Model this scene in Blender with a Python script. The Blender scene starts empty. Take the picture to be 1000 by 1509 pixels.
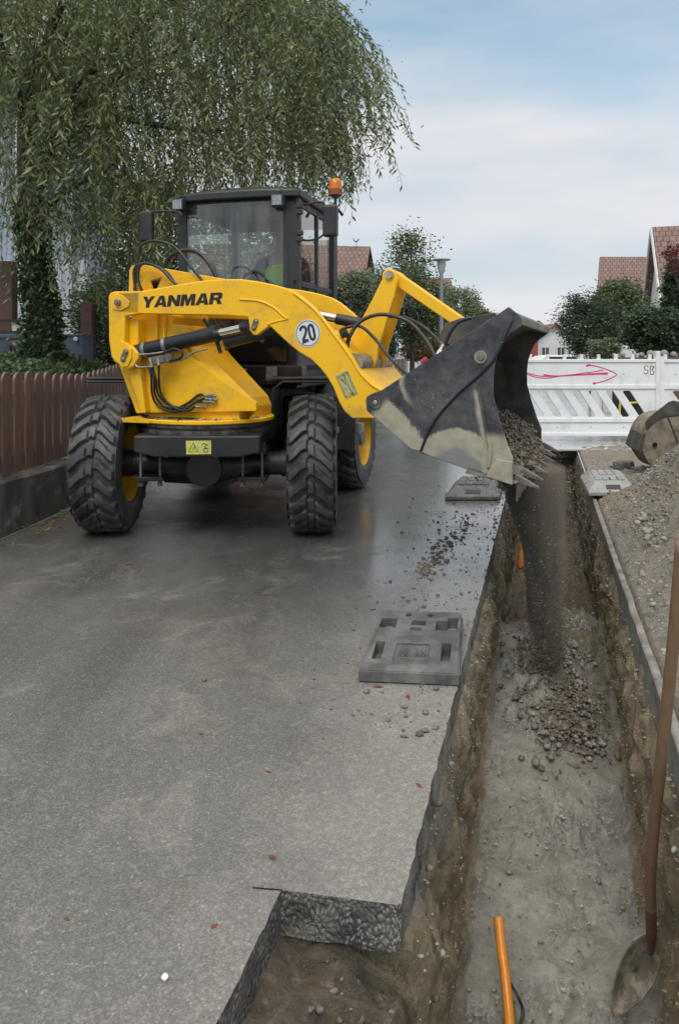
import bpy, bmesh, math, random
import numpy as np
from mathutils import Vector, Matrix, noise as mnoise
from mathutils.geometry import tessellate_polygon
random.seed(7); rng = np.random.default_rng(7)
SC = bpy.context.scene
COL = SC.collection
R = math.radians
F = 1108.0; H = 1.35; HY = 520.0        # focal length in photo pixels, eye height, horizon row

# ------------------------------------------------------------------ camera
cam = bpy.data.cameras.new('camera'); camo = bpy.data.objects.new('camera', cam); COL.objects.link(camo)
camo.location = (0, 0, H); camo.rotation_euler = (R(90), 0, 0)
cam.sensor_fit = 'HORIZONTAL'; cam.sensor_width = 36; cam.lens = 36*F/1000
cam.shift_y = -0.2345; cam.clip_start = 0.05; cam.clip_end = 3000
SC.camera = camo
# ------------------------------------------------------------------ world
W = bpy.data.worlds.new('World'); SC.world = W; W.use_nodes = True
nt = W.node_tree; nt.nodes.clear()
def wn(t, **k):
    n = nt.nodes.new(t)
    for a, b in k.items(): setattr(n, a, b)
    return n
SUN_EL, SUN_AZ = 52, 196
wo = wn('ShaderNodeOutputWorld'); bg = wn('ShaderNodeBackground')
sky = wn('ShaderNodeTexSky', sky_type='NISHITA'); sky.sun_disc = False
sky.sun_elevation = R(SUN_EL); sky.sun_rotation = R(SUN_AZ); sky.air_density = 1.0; sky.dust_density = 1.5; sky.ozone_density = 2
tc = wn('ShaderNodeTexCoord'); sep = wn('ShaderNodeSeparateXYZ'); nt.links.new(tc.outputs['Generated'], sep.inputs[0])
mp = wn('ShaderNodeMapping'); mp.inputs['Scale'].default_value = (1.0, 1.0, 4.2); mp.inputs['Location'].default_value = (0.3, 0.2, 0.55)
nt.links.new(tc.outputs['Generated'], mp.inputs[0])
cn = wn('ShaderNodeTexNoise'); cn.inputs['Scale'].default_value = 1.5; cn.inputs['Detail'].default_value = 5; cn.inputs['Roughness'].default_value = 0.5
nt.links.new(mp.outputs[0], cn.inputs['Vector'])
# cover: thick near the horizon, blue showing through higher up
el = wn('ShaderNodeMapRange'); el.inputs['From Min'].default_value = 0.10; el.inputs['From Max'].default_value = 0.50
el.inputs['To Min'].default_value = 0.62; el.inputs['To Max'].default_value = -0.10; nt.links.new(sep.outputs['Z'], el.inputs['Value'])
ad = wn('ShaderNodeMath', operation='ADD'); nt.links.new(cn.outputs['Fac'], ad.inputs[0]); nt.links.new(el.outputs[0], ad.inputs[1])
cr = wn('ShaderNodeMapRange', interpolation_type='SMOOTHSTEP'); cr.inputs['From Min'].default_value = 0.36; cr.inputs['From Max'].default_value = 0.80
cr.inputs['To Min'].default_value = 0.27; cr.inputs['To Max'].default_value = 0.98
nt.links.new(ad.outputs[0], cr.inputs['Value'])
cc = wn('ShaderNodeValToRGB'); cc.color_ramp.elements[0].color = (3.7, 4.35, 4.80, 1); cc.color_ramp.elements[0].position = 0.3
cc.color_ramp.elements[1].color = (5.2, 5.2, 5.45, 1); cc.color_ramp.elements[1].position = 0.62
cn2 = wn('ShaderNodeTexNoise'); cn2.inputs['Scale'].default_value = 2.6; cn2.inputs['Detail'].default_value = 4; nt.links.new(mp.outputs[0], cn2.inputs['Vector'])
nt.links.new(cn2.outputs['Fac'], cc.inputs[0])
smul = wn('ShaderNodeMixRGB', blend_type='MULTIPLY'); smul.inputs[0].default_value = 1; smul.inputs[2].default_value = (.84, 1.20, 1.10, 1)
nt.links.new(sky.outputs[0], smul.inputs[1])
mx = wn('ShaderNodeMixRGB'); nt.links.new(cr.outputs[0], mx.inputs[0]); nt.links.new(smul.outputs[0], mx.inputs[1]); nt.links.new(cc.outputs[0], mx.inputs[2])
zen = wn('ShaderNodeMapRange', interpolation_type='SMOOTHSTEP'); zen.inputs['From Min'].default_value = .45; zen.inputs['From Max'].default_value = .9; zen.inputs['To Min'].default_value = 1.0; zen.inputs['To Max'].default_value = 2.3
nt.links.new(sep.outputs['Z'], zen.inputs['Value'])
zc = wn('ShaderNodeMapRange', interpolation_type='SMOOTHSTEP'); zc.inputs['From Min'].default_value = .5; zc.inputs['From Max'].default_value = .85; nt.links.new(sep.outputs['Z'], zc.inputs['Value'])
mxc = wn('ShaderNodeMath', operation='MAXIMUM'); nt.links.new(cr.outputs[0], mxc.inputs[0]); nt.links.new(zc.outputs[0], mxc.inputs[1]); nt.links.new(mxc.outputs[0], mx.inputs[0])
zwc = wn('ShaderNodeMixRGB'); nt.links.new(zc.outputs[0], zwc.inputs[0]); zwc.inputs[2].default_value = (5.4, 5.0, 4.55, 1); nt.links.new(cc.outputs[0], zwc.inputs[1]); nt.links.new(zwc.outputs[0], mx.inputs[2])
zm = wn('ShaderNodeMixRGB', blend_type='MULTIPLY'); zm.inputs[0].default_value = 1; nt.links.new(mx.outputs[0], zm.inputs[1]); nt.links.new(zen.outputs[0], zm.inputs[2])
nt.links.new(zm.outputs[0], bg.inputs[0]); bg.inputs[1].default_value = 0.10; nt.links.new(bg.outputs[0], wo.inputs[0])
# ------------------------------------------------------------------ sun (soft, overcast)
sl = bpy.data.lights.new('sun', 'SUN'); sl.energy = 1.0; sl.angle = R(25); sl.color = (1, 0.96, 0.9)
so = bpy.data.objects.new('sun', sl); COL.objects.link(so)
az = R(SUN_AZ)
sdir = Vector((math.sin(az)*math.cos(R(SUN_EL)), math.cos(az)*math.cos(R(SUN_EL)), math.sin(R(SUN_EL))))
so.rotation_euler = sdir.to_track_quat('Z', 'Y').to_euler()
SC.render.engine = 'CYCLES'
SC.view_settings.view_transform = 'Standard'; SC.view_settings.look = 'None'; SC.view_settings.gamma = 1
SC.view_settings.use_curve_mapping = False; SC.view_settings.exposure = 0.62
SC.cycles.max_bounces = 6; SC.cycles.transparent_max_bounces = 8

# ------------------------------------------------------------------ materials
class NT:
    def __init__(s, name):
        s.m = bpy.data.materials.new(name); s.m.use_nodes = True; s.t = s.m.node_tree
        s.p = s.t.nodes['Principled BSDF']; s.out = s.t.nodes['Material Output']
        s.tc = s.n('ShaderNodeTexCoord')
    def n(s, t, **k):
        n = s.t.nodes.new(t)
        for a, b in k.items(): setattr(n, a, b)
        return n
    def l(s, a, b): s.t.links.new(a, b)
    def noise(s, sc, det=4, rough=0.55, vec=None, dist=0):
        n = s.n('ShaderNodeTexNoise'); n.inputs['Scale'].default_value = sc; n.inputs['Detail'].default_value = det
        n.inputs['Roughness'].default_value = rough; n.inputs['Distortion'].default_value = dist
        s.l(vec if vec else s.tc.outputs['Object'], n.inputs['Vector']); return n.outputs['Fac']
    def scaled(s, v, src='Object'):
        m = s.n('ShaderNodeMapping'); m.inputs['Scale'].default_value = v; s.l(s.tc.outputs[src], m.inputs[0]); return m.outputs[0]
    def rng(s, x, a, b, c=0., d=1., smooth=False):
        n = s.n('ShaderNodeMapRange'); 
        if smooth: n.interpolation_type = 'SMOOTHSTEP'
        for i, v in enumerate((a, b, c, d)): n.inputs[i+1].default_value = v
        s.l(x, n.inputs[0]); return n.outputs[0]
    def mix(s, f, a, b, mode='MIX'):
        n = s.n('ShaderNodeMixRGB', blend_type=mode)
        if isinstance(f, (int, float)): n.inputs[0].default_value = f
        else: s.l(f, n.inputs[0])
        for i, v in ((1, a), (2, b)):
            if isinstance(v, tuple): n.inputs[i].default_value = (*v[:3], 1)
            else: s.l(v, n.inputs[i])
        return n.outputs[0]
    def math(s, op, a, b=0.):
        n = s.n('ShaderNodeMath', operation=op)
        for i, v in ((0, a), (1, b)):
            if isinstance(v, (int, float)): n.inputs[i].default_value = v
            else: s.l(v, n.inputs[i])
        return n.outputs[0]
    def bump(s, h, st, dist=0.01, prev=None):
        n = s.n('ShaderNodeBump'); n.inputs['Strength'].default_value = st; n.inputs['Distance'].default_value = dist
        s.l(h, n.inputs['Height'])
        if prev: s.l(prev, n.inputs['Normal'])
        s.l(n.outputs[0], s.p.inputs['Normal']); return n.outputs[0]
    def col(s, c):
        if isinstance(c, tuple): s.p.inputs['Base Color'].default_value = (*c[:3], 1)
        else: s.l(c, s.p.inputs['Base Color'])
    def rough(s, r):
        if isinstance(r, (int, float)): s.p.inputs['Roughness'].default_value = r
        else: s.l(r, s.p.inputs['Roughness'])
def simple(name, c, rough=0.5, metal=0., c2=None, sc=6., lo=.4, hi=.65, bump=0., bsc=60., rvar=.12, spec=None):
    s = NT(name)
    if c2: s.col(s.mix(s.rng(s.noise(sc, 6, .65), lo, hi), c, c2))
    else: s.col(c)
    s.rough(s.rng(s.noise(sc*2.3, 4), .3, .7, max(.03, rough-rvar), min(1, rough+rvar)))
    s.p.inputs['Metallic'].default_value = metal
    if spec is not None: s.p.inputs['Specular IOR Level'].default_value = spec
    if bump: s.bump(s.noise(bsc, 5), bump, .004)
    return s.m
MT = {}
# machine paint: dusty, with small dirt specks and grime patches
def paint(name, c, dirt, amt=.5, rough=.38):
    s = NT(name)
    sp = s.rng(s.noise(38, 3, .6), .66, .72)
    gr = s.rng(s.noise(3.2, 6, .7, dist=.4), .52, .78, 0, amt)
    g2 = s.rng(s.noise(14, 5, .7), .60, .8, 0, .5*amt)
    k = s.mix(gr, c, dirt); k = s.mix(g2, k, dirt); k = s.mix(s.math('MULTIPLY', sp, .55), k, dirt)
    s.col(k); s.rough(s.rng(s.noise(5, 4), .3, .7, rough-.08, rough+.18)); s.bump(s.noise(90, 3), .05, .003)
    return s.m
MT['yellow'] = paint('yellow_paint', (.86, .465, .006), (.27, .19, .075), .70)
MT['rimyellow'] = paint('rim_yellow', (.74, .40, .012), (.16, .11, .04), .55)
MT['black'] = paint('black_paint', (.014, .014, .015), (.075, .07, .062), .55, .42)
MT['blacksat'] = simple('satin_black', (.012, .012, .013), .35, c2=(.03, .03, .03))
MT['roof'] = simple('cab_roof_plastic', (.018, .018, .019), .45, c2=(.03, .03, .03))
MT['rubber'] = simple('hose_rubber', (.012, .012, .013), .42, c2=(.035, .034, .033))
MT['chrome'] = simple('chrome', (.75, .75, .76), .12, 1.0, rvar=.05)
MT['steel'] = simple('zinc_steel', (.42, .41, .38), .42, .8, c2=(.22, .20, .17), sc=20)
MT['dullsteel'] = simple('dull_steel', (.20, .19, .18), .5, .5, c2=(.10, .09, .08), sc=15)
MT['ink'] = simple('black_lettering', (.01, .01, .012), .4)
MT['inkblue'] = simple('numeral_ink', (.018, .020, .045), .4)
MT['white'] = simple('white_vinyl', (.70, .70, .72), .4, c2=(.6, .6, .6))
MT['label'] = simple('label_yellow', (.62, .58, .10), .45, c2=(.42, .40, .12), sc=25)
MT['label2'] = simple('label_faded', (.42, .40, .16), .5, c2=(.30, .28, .14), sc=30)
MT['greylabel'] = simple('label_grey', (.30, .30, .30), .5, c2=(.18, .18, .18), sc=30)
MT['soot'] = simple('grease', (.02, .02, .02), .5, c2=(.10, .09, .08), sc=18, bump=.6, bsc=60)
# tyre rubber
s = NT('tyre_rubber'); a = s.rng(s.noise(5, 6, .7), .40, .68)
s.col(s.mix(a, (.024, .024, .027), (.115, .112, .108))); s.rough(s.rng(s.noise(7), .3, .7, .42, .72)); s.bump(s.noise(70, 5), .3, .004); MT['tyre'] = s.m
# bucket steel with worn pale crescents (object coordinates, metres from the loader base)
def pane(name, tint, refl=.9, dirt=.05, dcol=(.5, .5, .5)):
    s = NT(name); t = s.t; t.nodes.remove(s.p)
    tr = s.n('ShaderNodeBsdfTransparent'); tr.inputs[0].default_value = (*tint, 1)
    gl = s.n('ShaderNodeBsdfGlossy'); gl.inputs['Roughness'].default_value = .02
    df = s.n('ShaderNodeBsdfDiffuse'); df.inputs[0].default_value = (*dcol, 1)
    m0 = s.n('ShaderNodeMixShader'); v = s.scaled((9, 9, 1.2)); s.l(s.rng(s.noise(1.2, 5, .6, v), .35, .75, 0, dirt*2), m0.inputs[0])  # upright pale streaks: thin dirt film plus reflection bands painted into the glass
    s.l(tr.outputs[0], m0.inputs[1]); s.l(df.outputs[0], m0.inputs[2])
    fr = s.n('ShaderNodeFresnel'); fr.inputs[0].default_value = 1.6
    mm = s.n('ShaderNodeMixShader'); s.l(s.math('MULTIPLY', fr.outputs[0], refl*1.7), mm.inputs[0])
    s.l(m0.outputs[0], mm.inputs[1]); s.l(gl.outputs[0], mm.inputs[2]); s.l(mm.outputs[0], s.out.inputs[0]); return s.m
MT['glass'] = pane('cab_glass', (.84, .92, .88), 1.25, .08)
MT['wglass'] = simple('house_window_glass', (.05, .06, .07), .08, rvar=.03)
def leafmat(name, c1, c2, c3=None, tl=.35):
    s = NT(name); t = s.t; t.nodes.remove(s.p)
    at = s.n('ShaderNodeAttribute'); at.attribute_name = 'rnd'
    r = s.n('ShaderNodeValToRGB'); e = r.color_ramp.elements
    e[0].color = (*c1, 1); e[0].position = 0; e[1].color = (*c2, 1); e[1].position = .8 if c3 else 1
    if c3:
        q = r.color_ramp.elements.new(.93); q.color = (*c3, 1)
    s.l(at.outputs['Fac'], r.inputs[0])
    d = s.n('ShaderNodeBsdfDiffuse'); l = s.n('ShaderNodeBsdfTranslucent'); g = s.n('ShaderNodeBsdfGlossy'); g.inputs['Roughness'].default_value = .45
    g.inputs[0].default_value = (.6, .6, .6, 1)
    s.l(r.outputs[0], d.inputs[0]); s.l(r.outputs[0], l.inputs[0])
    m1 = s.n('ShaderNodeMixShader'); m1.inputs[0].default_value = tl; s.l(d.outputs[0], m1.inputs[1]); s.l(l.outputs[0], m1.inputs[2])
    m2 = s.n('ShaderNodeMixShader'); m2.inputs[0].default_value = .05; s.l(m1.outputs[0], m2.inputs[1]); s.l(g.outputs[0], m2.inputs[2])
    s.l(m2.outputs[0], s.out.inputs[0]); return s.m
MT['willow'] = leafmat('willow_leaves', (.10, .148, .056), (.30, .33, .14), (.30, .27, .08))
MT['willowbark'] = simple('willow_bark', (.035, .030, .025), .9, c2=(.09, .08, .065), sc=9, bump=.8, bsc=25)
MT['ivy'] = leafmat('ivy_leaves', (.035, .068, .028), (.11, .155, .060))
MT['bush'] = leafmat('shrub_leaves', (.070, .100, .045), (.17, .21, .095))
MT['conifer'] = leafmat('conifer_leaves', (.030, .058, .034), (.090, .130, .066))
MT['greygreen'] = leafmat('pale_leaves', (.11, .14, .085), (.25, .28, .17))
MT['redleaf'] = leafmat('red_leaves', (.08, .015, .02), (.20, .05, .045))
MT['autumn'] = leafmat('autumn_leaves', (.07, .09, .03), (.25, .12, .05))
MT['bark'] = simple('bark', (.06, .05, .04), .9, c2=(.12, .10, .08), sc=12, bump=.6, bsc=30)
MT['picket'] = NT('picket_stain'); s = MT['picket']
v = s.scaled((30, 30, 2.5)); gr = s.noise(1.0, 6, .65, v)
oi = s.n('ShaderNodeObjectInfo'); s.col(s.mix(s.rng(oi.outputs['Random'], 0, 1, 0, .45), s.mix(s.rng(gr, .3, .75), (.125, .066, .050), (.30, .170, .130)), (.10, .066, .055))); s.rough(.55); s.bump(gr, .25, .004); MT['picket'] = s.m
MT['concrete'] = NT('wall_concrete'); s = MT['concrete']
v = s.scaled((3, 3, .8)); a = s.noise(1.6, 7, .65, v); k = s.mix(s.rng(a, .35, .62), (.15, .145, .13), (.045, .046, .044))
k = s.mix(s.rng(s.noise(5, 6, .7), .55, .72), k, (.30, .29, .27)); s.col(k); s.rough(.8); s.bump(s.noise(40, 6, .7), .4, .006); MT['concrete'] = s.m
MT['kerb'] = simple('kerb_concrete', (.24, .23, .21), .8, c2=(.12, .105, .085), sc=9, bump=.5, bsc=50)
MT['plate'] = simple('recycled_plastic', (.070, .070, .072), .5, c2=(.17, .165, .16), sc=7, lo=.42, hi=.7, bump=.3, bsc=50)
MT['plate2'] = simple('recycled_plastic_pale', (.24, .24, .245), .55, c2=(.33, .33, .32), sc=7, bump=.3, bsc=50)
MT['barrier'] = simple('barrier_white', (.76, .76, .765), .42, c2=(.50, .49, .46), sc=4, lo=.50, hi=.85)
MT['pink'] = simple('pink_spray', (.62, .03, .20), .6)
MT['orange'] = simple('orange_pipe_plastic', (.72, .26, .03), .35, c2=(.55, .20, .03), sc=14)
MT['wood'] = NT('shovel_wood'); s = MT['wood']; v = s.scaled((60, 60, 4)); gr = s.noise(1, 5, .6, v)
s.col(s.mix(gr, (.13, .075, .04), (.26, .16, .095))); s.rough(.5); MT['wood'] = s.m
# asphalt: speckled, damp, with smears of dried mud
s = NT('asphalt'); O = s.tc.outputs['Object']
fine = s.noise(130, 3, .75); big = s.noise(.55, 5, .6, dist=.3); mid = s.noise(3.0, 6, .65)
vo = s.n('ShaderNodeTexVoronoi'); vo.inputs['Scale'].default_value = 70; s.l(O, vo.inputs['Vector'])
trk = s.noise(1.0, 5, .6, s.scaled((2.6, .35, 1)), dist=.4)
chips = s.math('MULTIPLY', s.rng(vo.outputs['Distance'], .30, .12), s.rng(s.noise(37, 3), .50, .66))
k = s.mix(s.rng(fine, .36, .64), (.032, .032, .033), (.140, .140, .138))
k = s.mix(s.rng(big, .40, .66, 0, .55), k, (.10, .098, .090)); 
k = s.mix(s.rng(mid, .50, .74, 0, .42), k, (.20, .188, .160)); k = s.mix(s.rng(s.noise(1.4, 6, .7, dist=1.2), .56, .66, 0, .45), k, (.27, .255, .235)); k = s.mix(s.rng(s.noise(2.1, 5, .7, dist=.8), .60, .72, 0, .5), k, (.055, .053, .050))
sx = s.n('ShaderNodeSeparateXYZ'); s.l(O, sx.inputs[0])
near = s.rng(sx.outputs['Y'], 1.3, 4.6, .62, 0)            # drier, muddier cover at the cut end
k = s.mix(near, k, s.mix(fine, (.118, .110, .096), (.208, .195, .168)))
dd = s.math('SUBTRACT', sx.outputs['X'], s.math('MULTIPLY', sx.outputs['Y'], .27))     # distance from the trench edge
k = s.mix(s.rng(trk, .50, .68, 0, .34), k, (.168, .162, .150)); k = s.mix(s.rng(trk, .46, .34, 0, .38), k, (.045, .043, .040))
edge = s.rng(s.math('ADD', dd, s.math('MULTIPLY', s.math('SUBTRACT', s.noise(2.2, 6, .7), .5), 1.1)), -1.1, -.35, 0, .55, True)
k = s.mix(edge, k, (.27, .255, .235))
vg = s.n('ShaderNodeTexVoronoi'); vg.inputs['Scale'].default_value = 210; s.l(O, vg.inputs['Vector']); sg = s.n('ShaderNodeSeparateColor'); s.l(vg.outputs['Color'], sg.inputs[0])
vg2 = s.n('ShaderNodeTexVoronoi'); vg2.inputs['Scale'].default_value = 64; s.l(O, vg2.inputs['Vector']); sg2 = s.n('ShaderNodeSeparateColor'); s.l(vg2.outputs['Color'], sg2.inputs[0])
gr1 = s.rng(s.math('POWER', sg.outputs[0], 2.2), 0, 1, .84, 1.34); gr2 = s.rng(s.math('POWER', sg2.outputs[0], 3.0), 0, 1, .94, 1.18)
k = s.mix(1, k, s.math('MULTIPLY', gr1, gr2), 'MULTIPLY')
k = s.mix(s.math('MULTIPLY', chips, .42), k, (.52, .51, .48)); s.col(k)
wet = s.math('ADD', s.noise(.9, 6, .6, dist=.5), s.rng(sx.outputs['Y'], 1.6, 5.5, .22, -.10))
rwet = s.math('MULTIPLY', s.rng(sx.outputs['Y'], 3.0, 5.0, 0, 1, True), s.rng(dd, -2.9, -1.5, 0, 1, True)); rwet = s.math('MULTIPLY', rwet, s.rng(s.noise(1.7, 5, .7), .32, .50, .25, 1)); rr_ = s.rng(wet, .36, .68, .20, .62); mxr = s.n('ShaderNodeMix'); s.l(rwet, mxr.inputs[0]); s.l(rr_, mxr.inputs[2]); mxr.inputs[3].default_value = .20; s.rough(mxr.outputs[0]); s.l(s.math('MULTIPLY', rwet, 1.0), s.p.inputs['Coat Weight']); s.p.inputs['Coat Roughness'].default_value = .16; b1 = s.bump(fine, .6, .005); b2 = s.bump(s.noise(20, 4), .12, .006, b1); MT['asphalt'] = s.m
# cut face of the asphalt
s = NT('asphalt_cut'); vo = s.n('ShaderNodeTexVoronoi'); vo.inputs['Scale'].default_value = 95; wv = s.n('ShaderNodeMixRGB', blend_type='ADD'); wv.inputs[0].default_value = .03; wn_ = s.n('ShaderNodeTexNoise'); wn_.inputs['Scale'].default_value = 22; s.l(s.tc.outputs['Object'], wn_.inputs['Vector']); s.l(s.scaled((1, 1, .8)), wv.inputs[1]); s.l(wn_.outputs['Color'], wv.inputs[2]); s.l(wv.outputs[0], vo.inputs['Vector'])
k = s.mix(s.rng(vo.outputs['Distance'], .2, .55), (.27, .262, .24), (.048, .047, .045)); k = s.mix(s.rng(s.noise(16, 4), .36, .56), (.050, .048, .045), k); sx = s.n('ShaderNodeSeparateXYZ'); s.l(s.tc.outputs['Object'], sx.inputs[0]); k = s.mix(s.math('MULTIPLY', s.rng(s.noise(6, 5, .7), .40, .6), s.rng(sx.outputs['Y'], 1.85, 2.1, .45, 1.7)), k, (.24, .222, .19))
s.col(k); s.rough(.5); s.bump(vo.outputs['Distance'], .6, .01); MT['cut'] = s.m
# earth / mud, coloured by what it is: attribute 'kind' 0 grey mud, 1 brown clay wall, 2 dark brown topsoil, 3 gravel
s = NT('earth'); at = s.n('ShaderNodeAttribute'); at.attribute_name = 'soil'; sr = s.n('ShaderNodeSeparateColor'); s.l(at.outputs['Color'], sr.inputs[0])
n1 = s.noise(7, 7, .7); n2 = s.noise(26, 6, .7); n3 = s.noise(2.3, 5, .6, dist=.6)
mud = s.mix(s.rng(n1, .35, .68), (.33, .322, .295), (.58, .565, .52)); mud = s.mix(s.rng(s.noise(18, 5, .75, dist=.6), .50, .38, 0, .45), mud, (.20, .192, .17)); mud = s.mix(s.rng(n3, .42, .66, 0, .6), mud, (.36, .335, .28))
clay = s.mix(s.rng(n1, .3, .7), (.25, .19, .115), (.58, .46, .29)); clay = s.mix(s.rng(n2, .56, .70), clay, (.33, .30, .24)); clay = s.mix(s.rng(s.noise(60, 4, .75), .52, .66, 0, .6), clay, (.20, .17, .13)); clay = s.mix(s.rng(n3, .5, .65, 0, .55), clay, (.19, .165, .125))
top = s.mix(s.rng(n1, .35, .65), (.065, .050, .036), (.165, .130, .092)); top = s.mix(s.rng(n2, .56, .70, 0, .7), top, (.32, .29, .25))
grv = s.mix(s.rng(n2, .35, .65), (.12, .10, .078), (.32, .28, .225)); grv = s.mix(s.rng(n3, .45, .62, 0, .45), grv, (.27, .225, .16))
k = s.mix(sr.outputs[0], mud, clay); k = s.mix(sr.outputs[1], k, top); k = s.mix(sr.outputs[2], k, grv); s.col(k)
s.rough(s.rng(n3, .4, .62, .38, .85)); b0 = s.bump(n1, 1.0, .07); b1 = s.bump(n2, .8, .02, b0); s.bump(s.noise(75, 6, .8), .9, .010, b1); MT['earth'] = s.m
MT['soil'] = simple('dumped_soil', (.095, .074, .056), .85, c2=(.23, .19, .15), sc=22, bump=.8, bsc=60)
MT['clayclod'] = simple('clay_crumbs', (.20, .155, .10), .85, c2=(.38, .31, .21), sc=9)
MT['mudclod'] = simple('mud_crumbs', (.26, .25, .225), .7, c2=(.42, .405, .365), sc=12)
s = NT('stone'); at = s.n('ShaderNodeAttribute'); at.attribute_name = 'rnd'
s.col(s.mix(at.outputs['Fac'], (.12, .105, .088), (.31, .295, .265))); s.rough(.7); s.bump(s.noise(60), .3, .004); MT['stone'] = s.m
MT['chunk'] = MT['cut']
MT['ground'] = simple('far_ground', (.13, .13, .125), .6, c2=(.20, .195, .185), sc=.6, bump=.3, bsc=30)
MT['gardensoil'] = simple('garden_soil', (.05, .045, .03), .9, c2=(.09, .09, .05), sc=3)
def tiles(name, c1, c2, sx=4.2, sz=3.0):
    s = NT(name); w = s.n('ShaderNodeTexBrick'); w.offset = .5; w.inputs['Scale'].default_value = 1
    w.inputs['Brick Width'].default_value = 1/sx; w.inputs['Row Height'].default_value = 1/sz; w.inputs['Mortar Size'].default_value = .022
    w.inputs['Color1'].default_value = (*c1, 1); w.inputs['Color2'].default_value = (*c2, 1); w.inputs['Mortar'].default_value = (c1[0]*.3, c1[1]*.3, c1[2]*.3, 1)
    s.l(s.tc.outputs['UV'], w.inputs['Vector']); s.col(w.outputs[0]); s.rough(.6); s.bump(w.outputs['Fac'], -.8, .05); return s.m
MT['tile1'] = tiles('brown_roof_tiles', (.15, .082, .070), (.205, .115, .098))
MT['tile2'] = tiles('red_roof_tiles', (.25, .085, .075), (.33, .12, .10))
MT['plaster'] = simple('white_plaster', (.62, .62, .60), .85, c2=(.52, .52, .50), sc=.5)
MT['redplaster'] = simple('red_plaster', (.28, .06, .05), .85, c2=(.22, .05, .04), sc=.7)
MT['woodgable'] = simple('weathered_boards', (.10, .065, .045), .8, c2=(.16, .11, .08), sc=6)
MT['greyplaster'] = simple('blue_grey_wall', (.36, .40, .47), .8, c2=(.28, .31, .37), sc=.8)
MT['brownpost'] = simple('brown_post', (.075, .035, .028), .6, c2=(.11, .05, .04))
MT['bluebox'] = simple('slate_blue_box', (.075, .092, .125), .5, c2=(.10, .12, .15), sc=3)
MT['curtain'] = simple('white_curtain', (.50, .52, .56), .8, c2=(.42, .44, .5), sc=2)
MT['darkmetal'] = simple('dark_iron', (.02, .02, .022), .5)
MT['galv'] = simple('galvanised', (.25, .26, .27), .45, .4)
MT['carwhite'] = simple('car_paint_white', (.65, .66, .68), .2, rvar=.05)
MT['skin'] = simple('skin', (.42, .24, .17), .5)
MT['vest'] = simple('hi_vis', (.50, .85, .05), .6)
MT['navy'] = simple('navy_cloth', (.02, .024, .04), .85)
MT['hair'] = simple('hair', (.04, .03, .02), .8)
MT['seat'] = simple('seat_fabric', (.03, .03, .032), .8)
MT['amber'] = NT('amber_lens'); s = MT['amber']; s.col((.85, .24, .01)); s.rough(.12); s.p.inputs['Transmission Weight'].default_value = .35; MT['amber'] = s.m
MT['lens'] = simple('lamp_lens', (.34, .35, .37), .15, .3, c2=(.2, .2, .22), sc=60)
MT['tan'] = simple('rusty_tan_steel', (.26, .215, .16), .85, c2=(.12, .09, .065), sc=9, bump=.8, bsc=22)
MT['fallen'] = leafmat('fallen_leaf_yellow', (.38, .26, .06), (.30, .16, .05)); MT['fallenred'] = leafmat('fallen_leaf_red', (.20, .06, .04), (.28, .12, .07))

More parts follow.
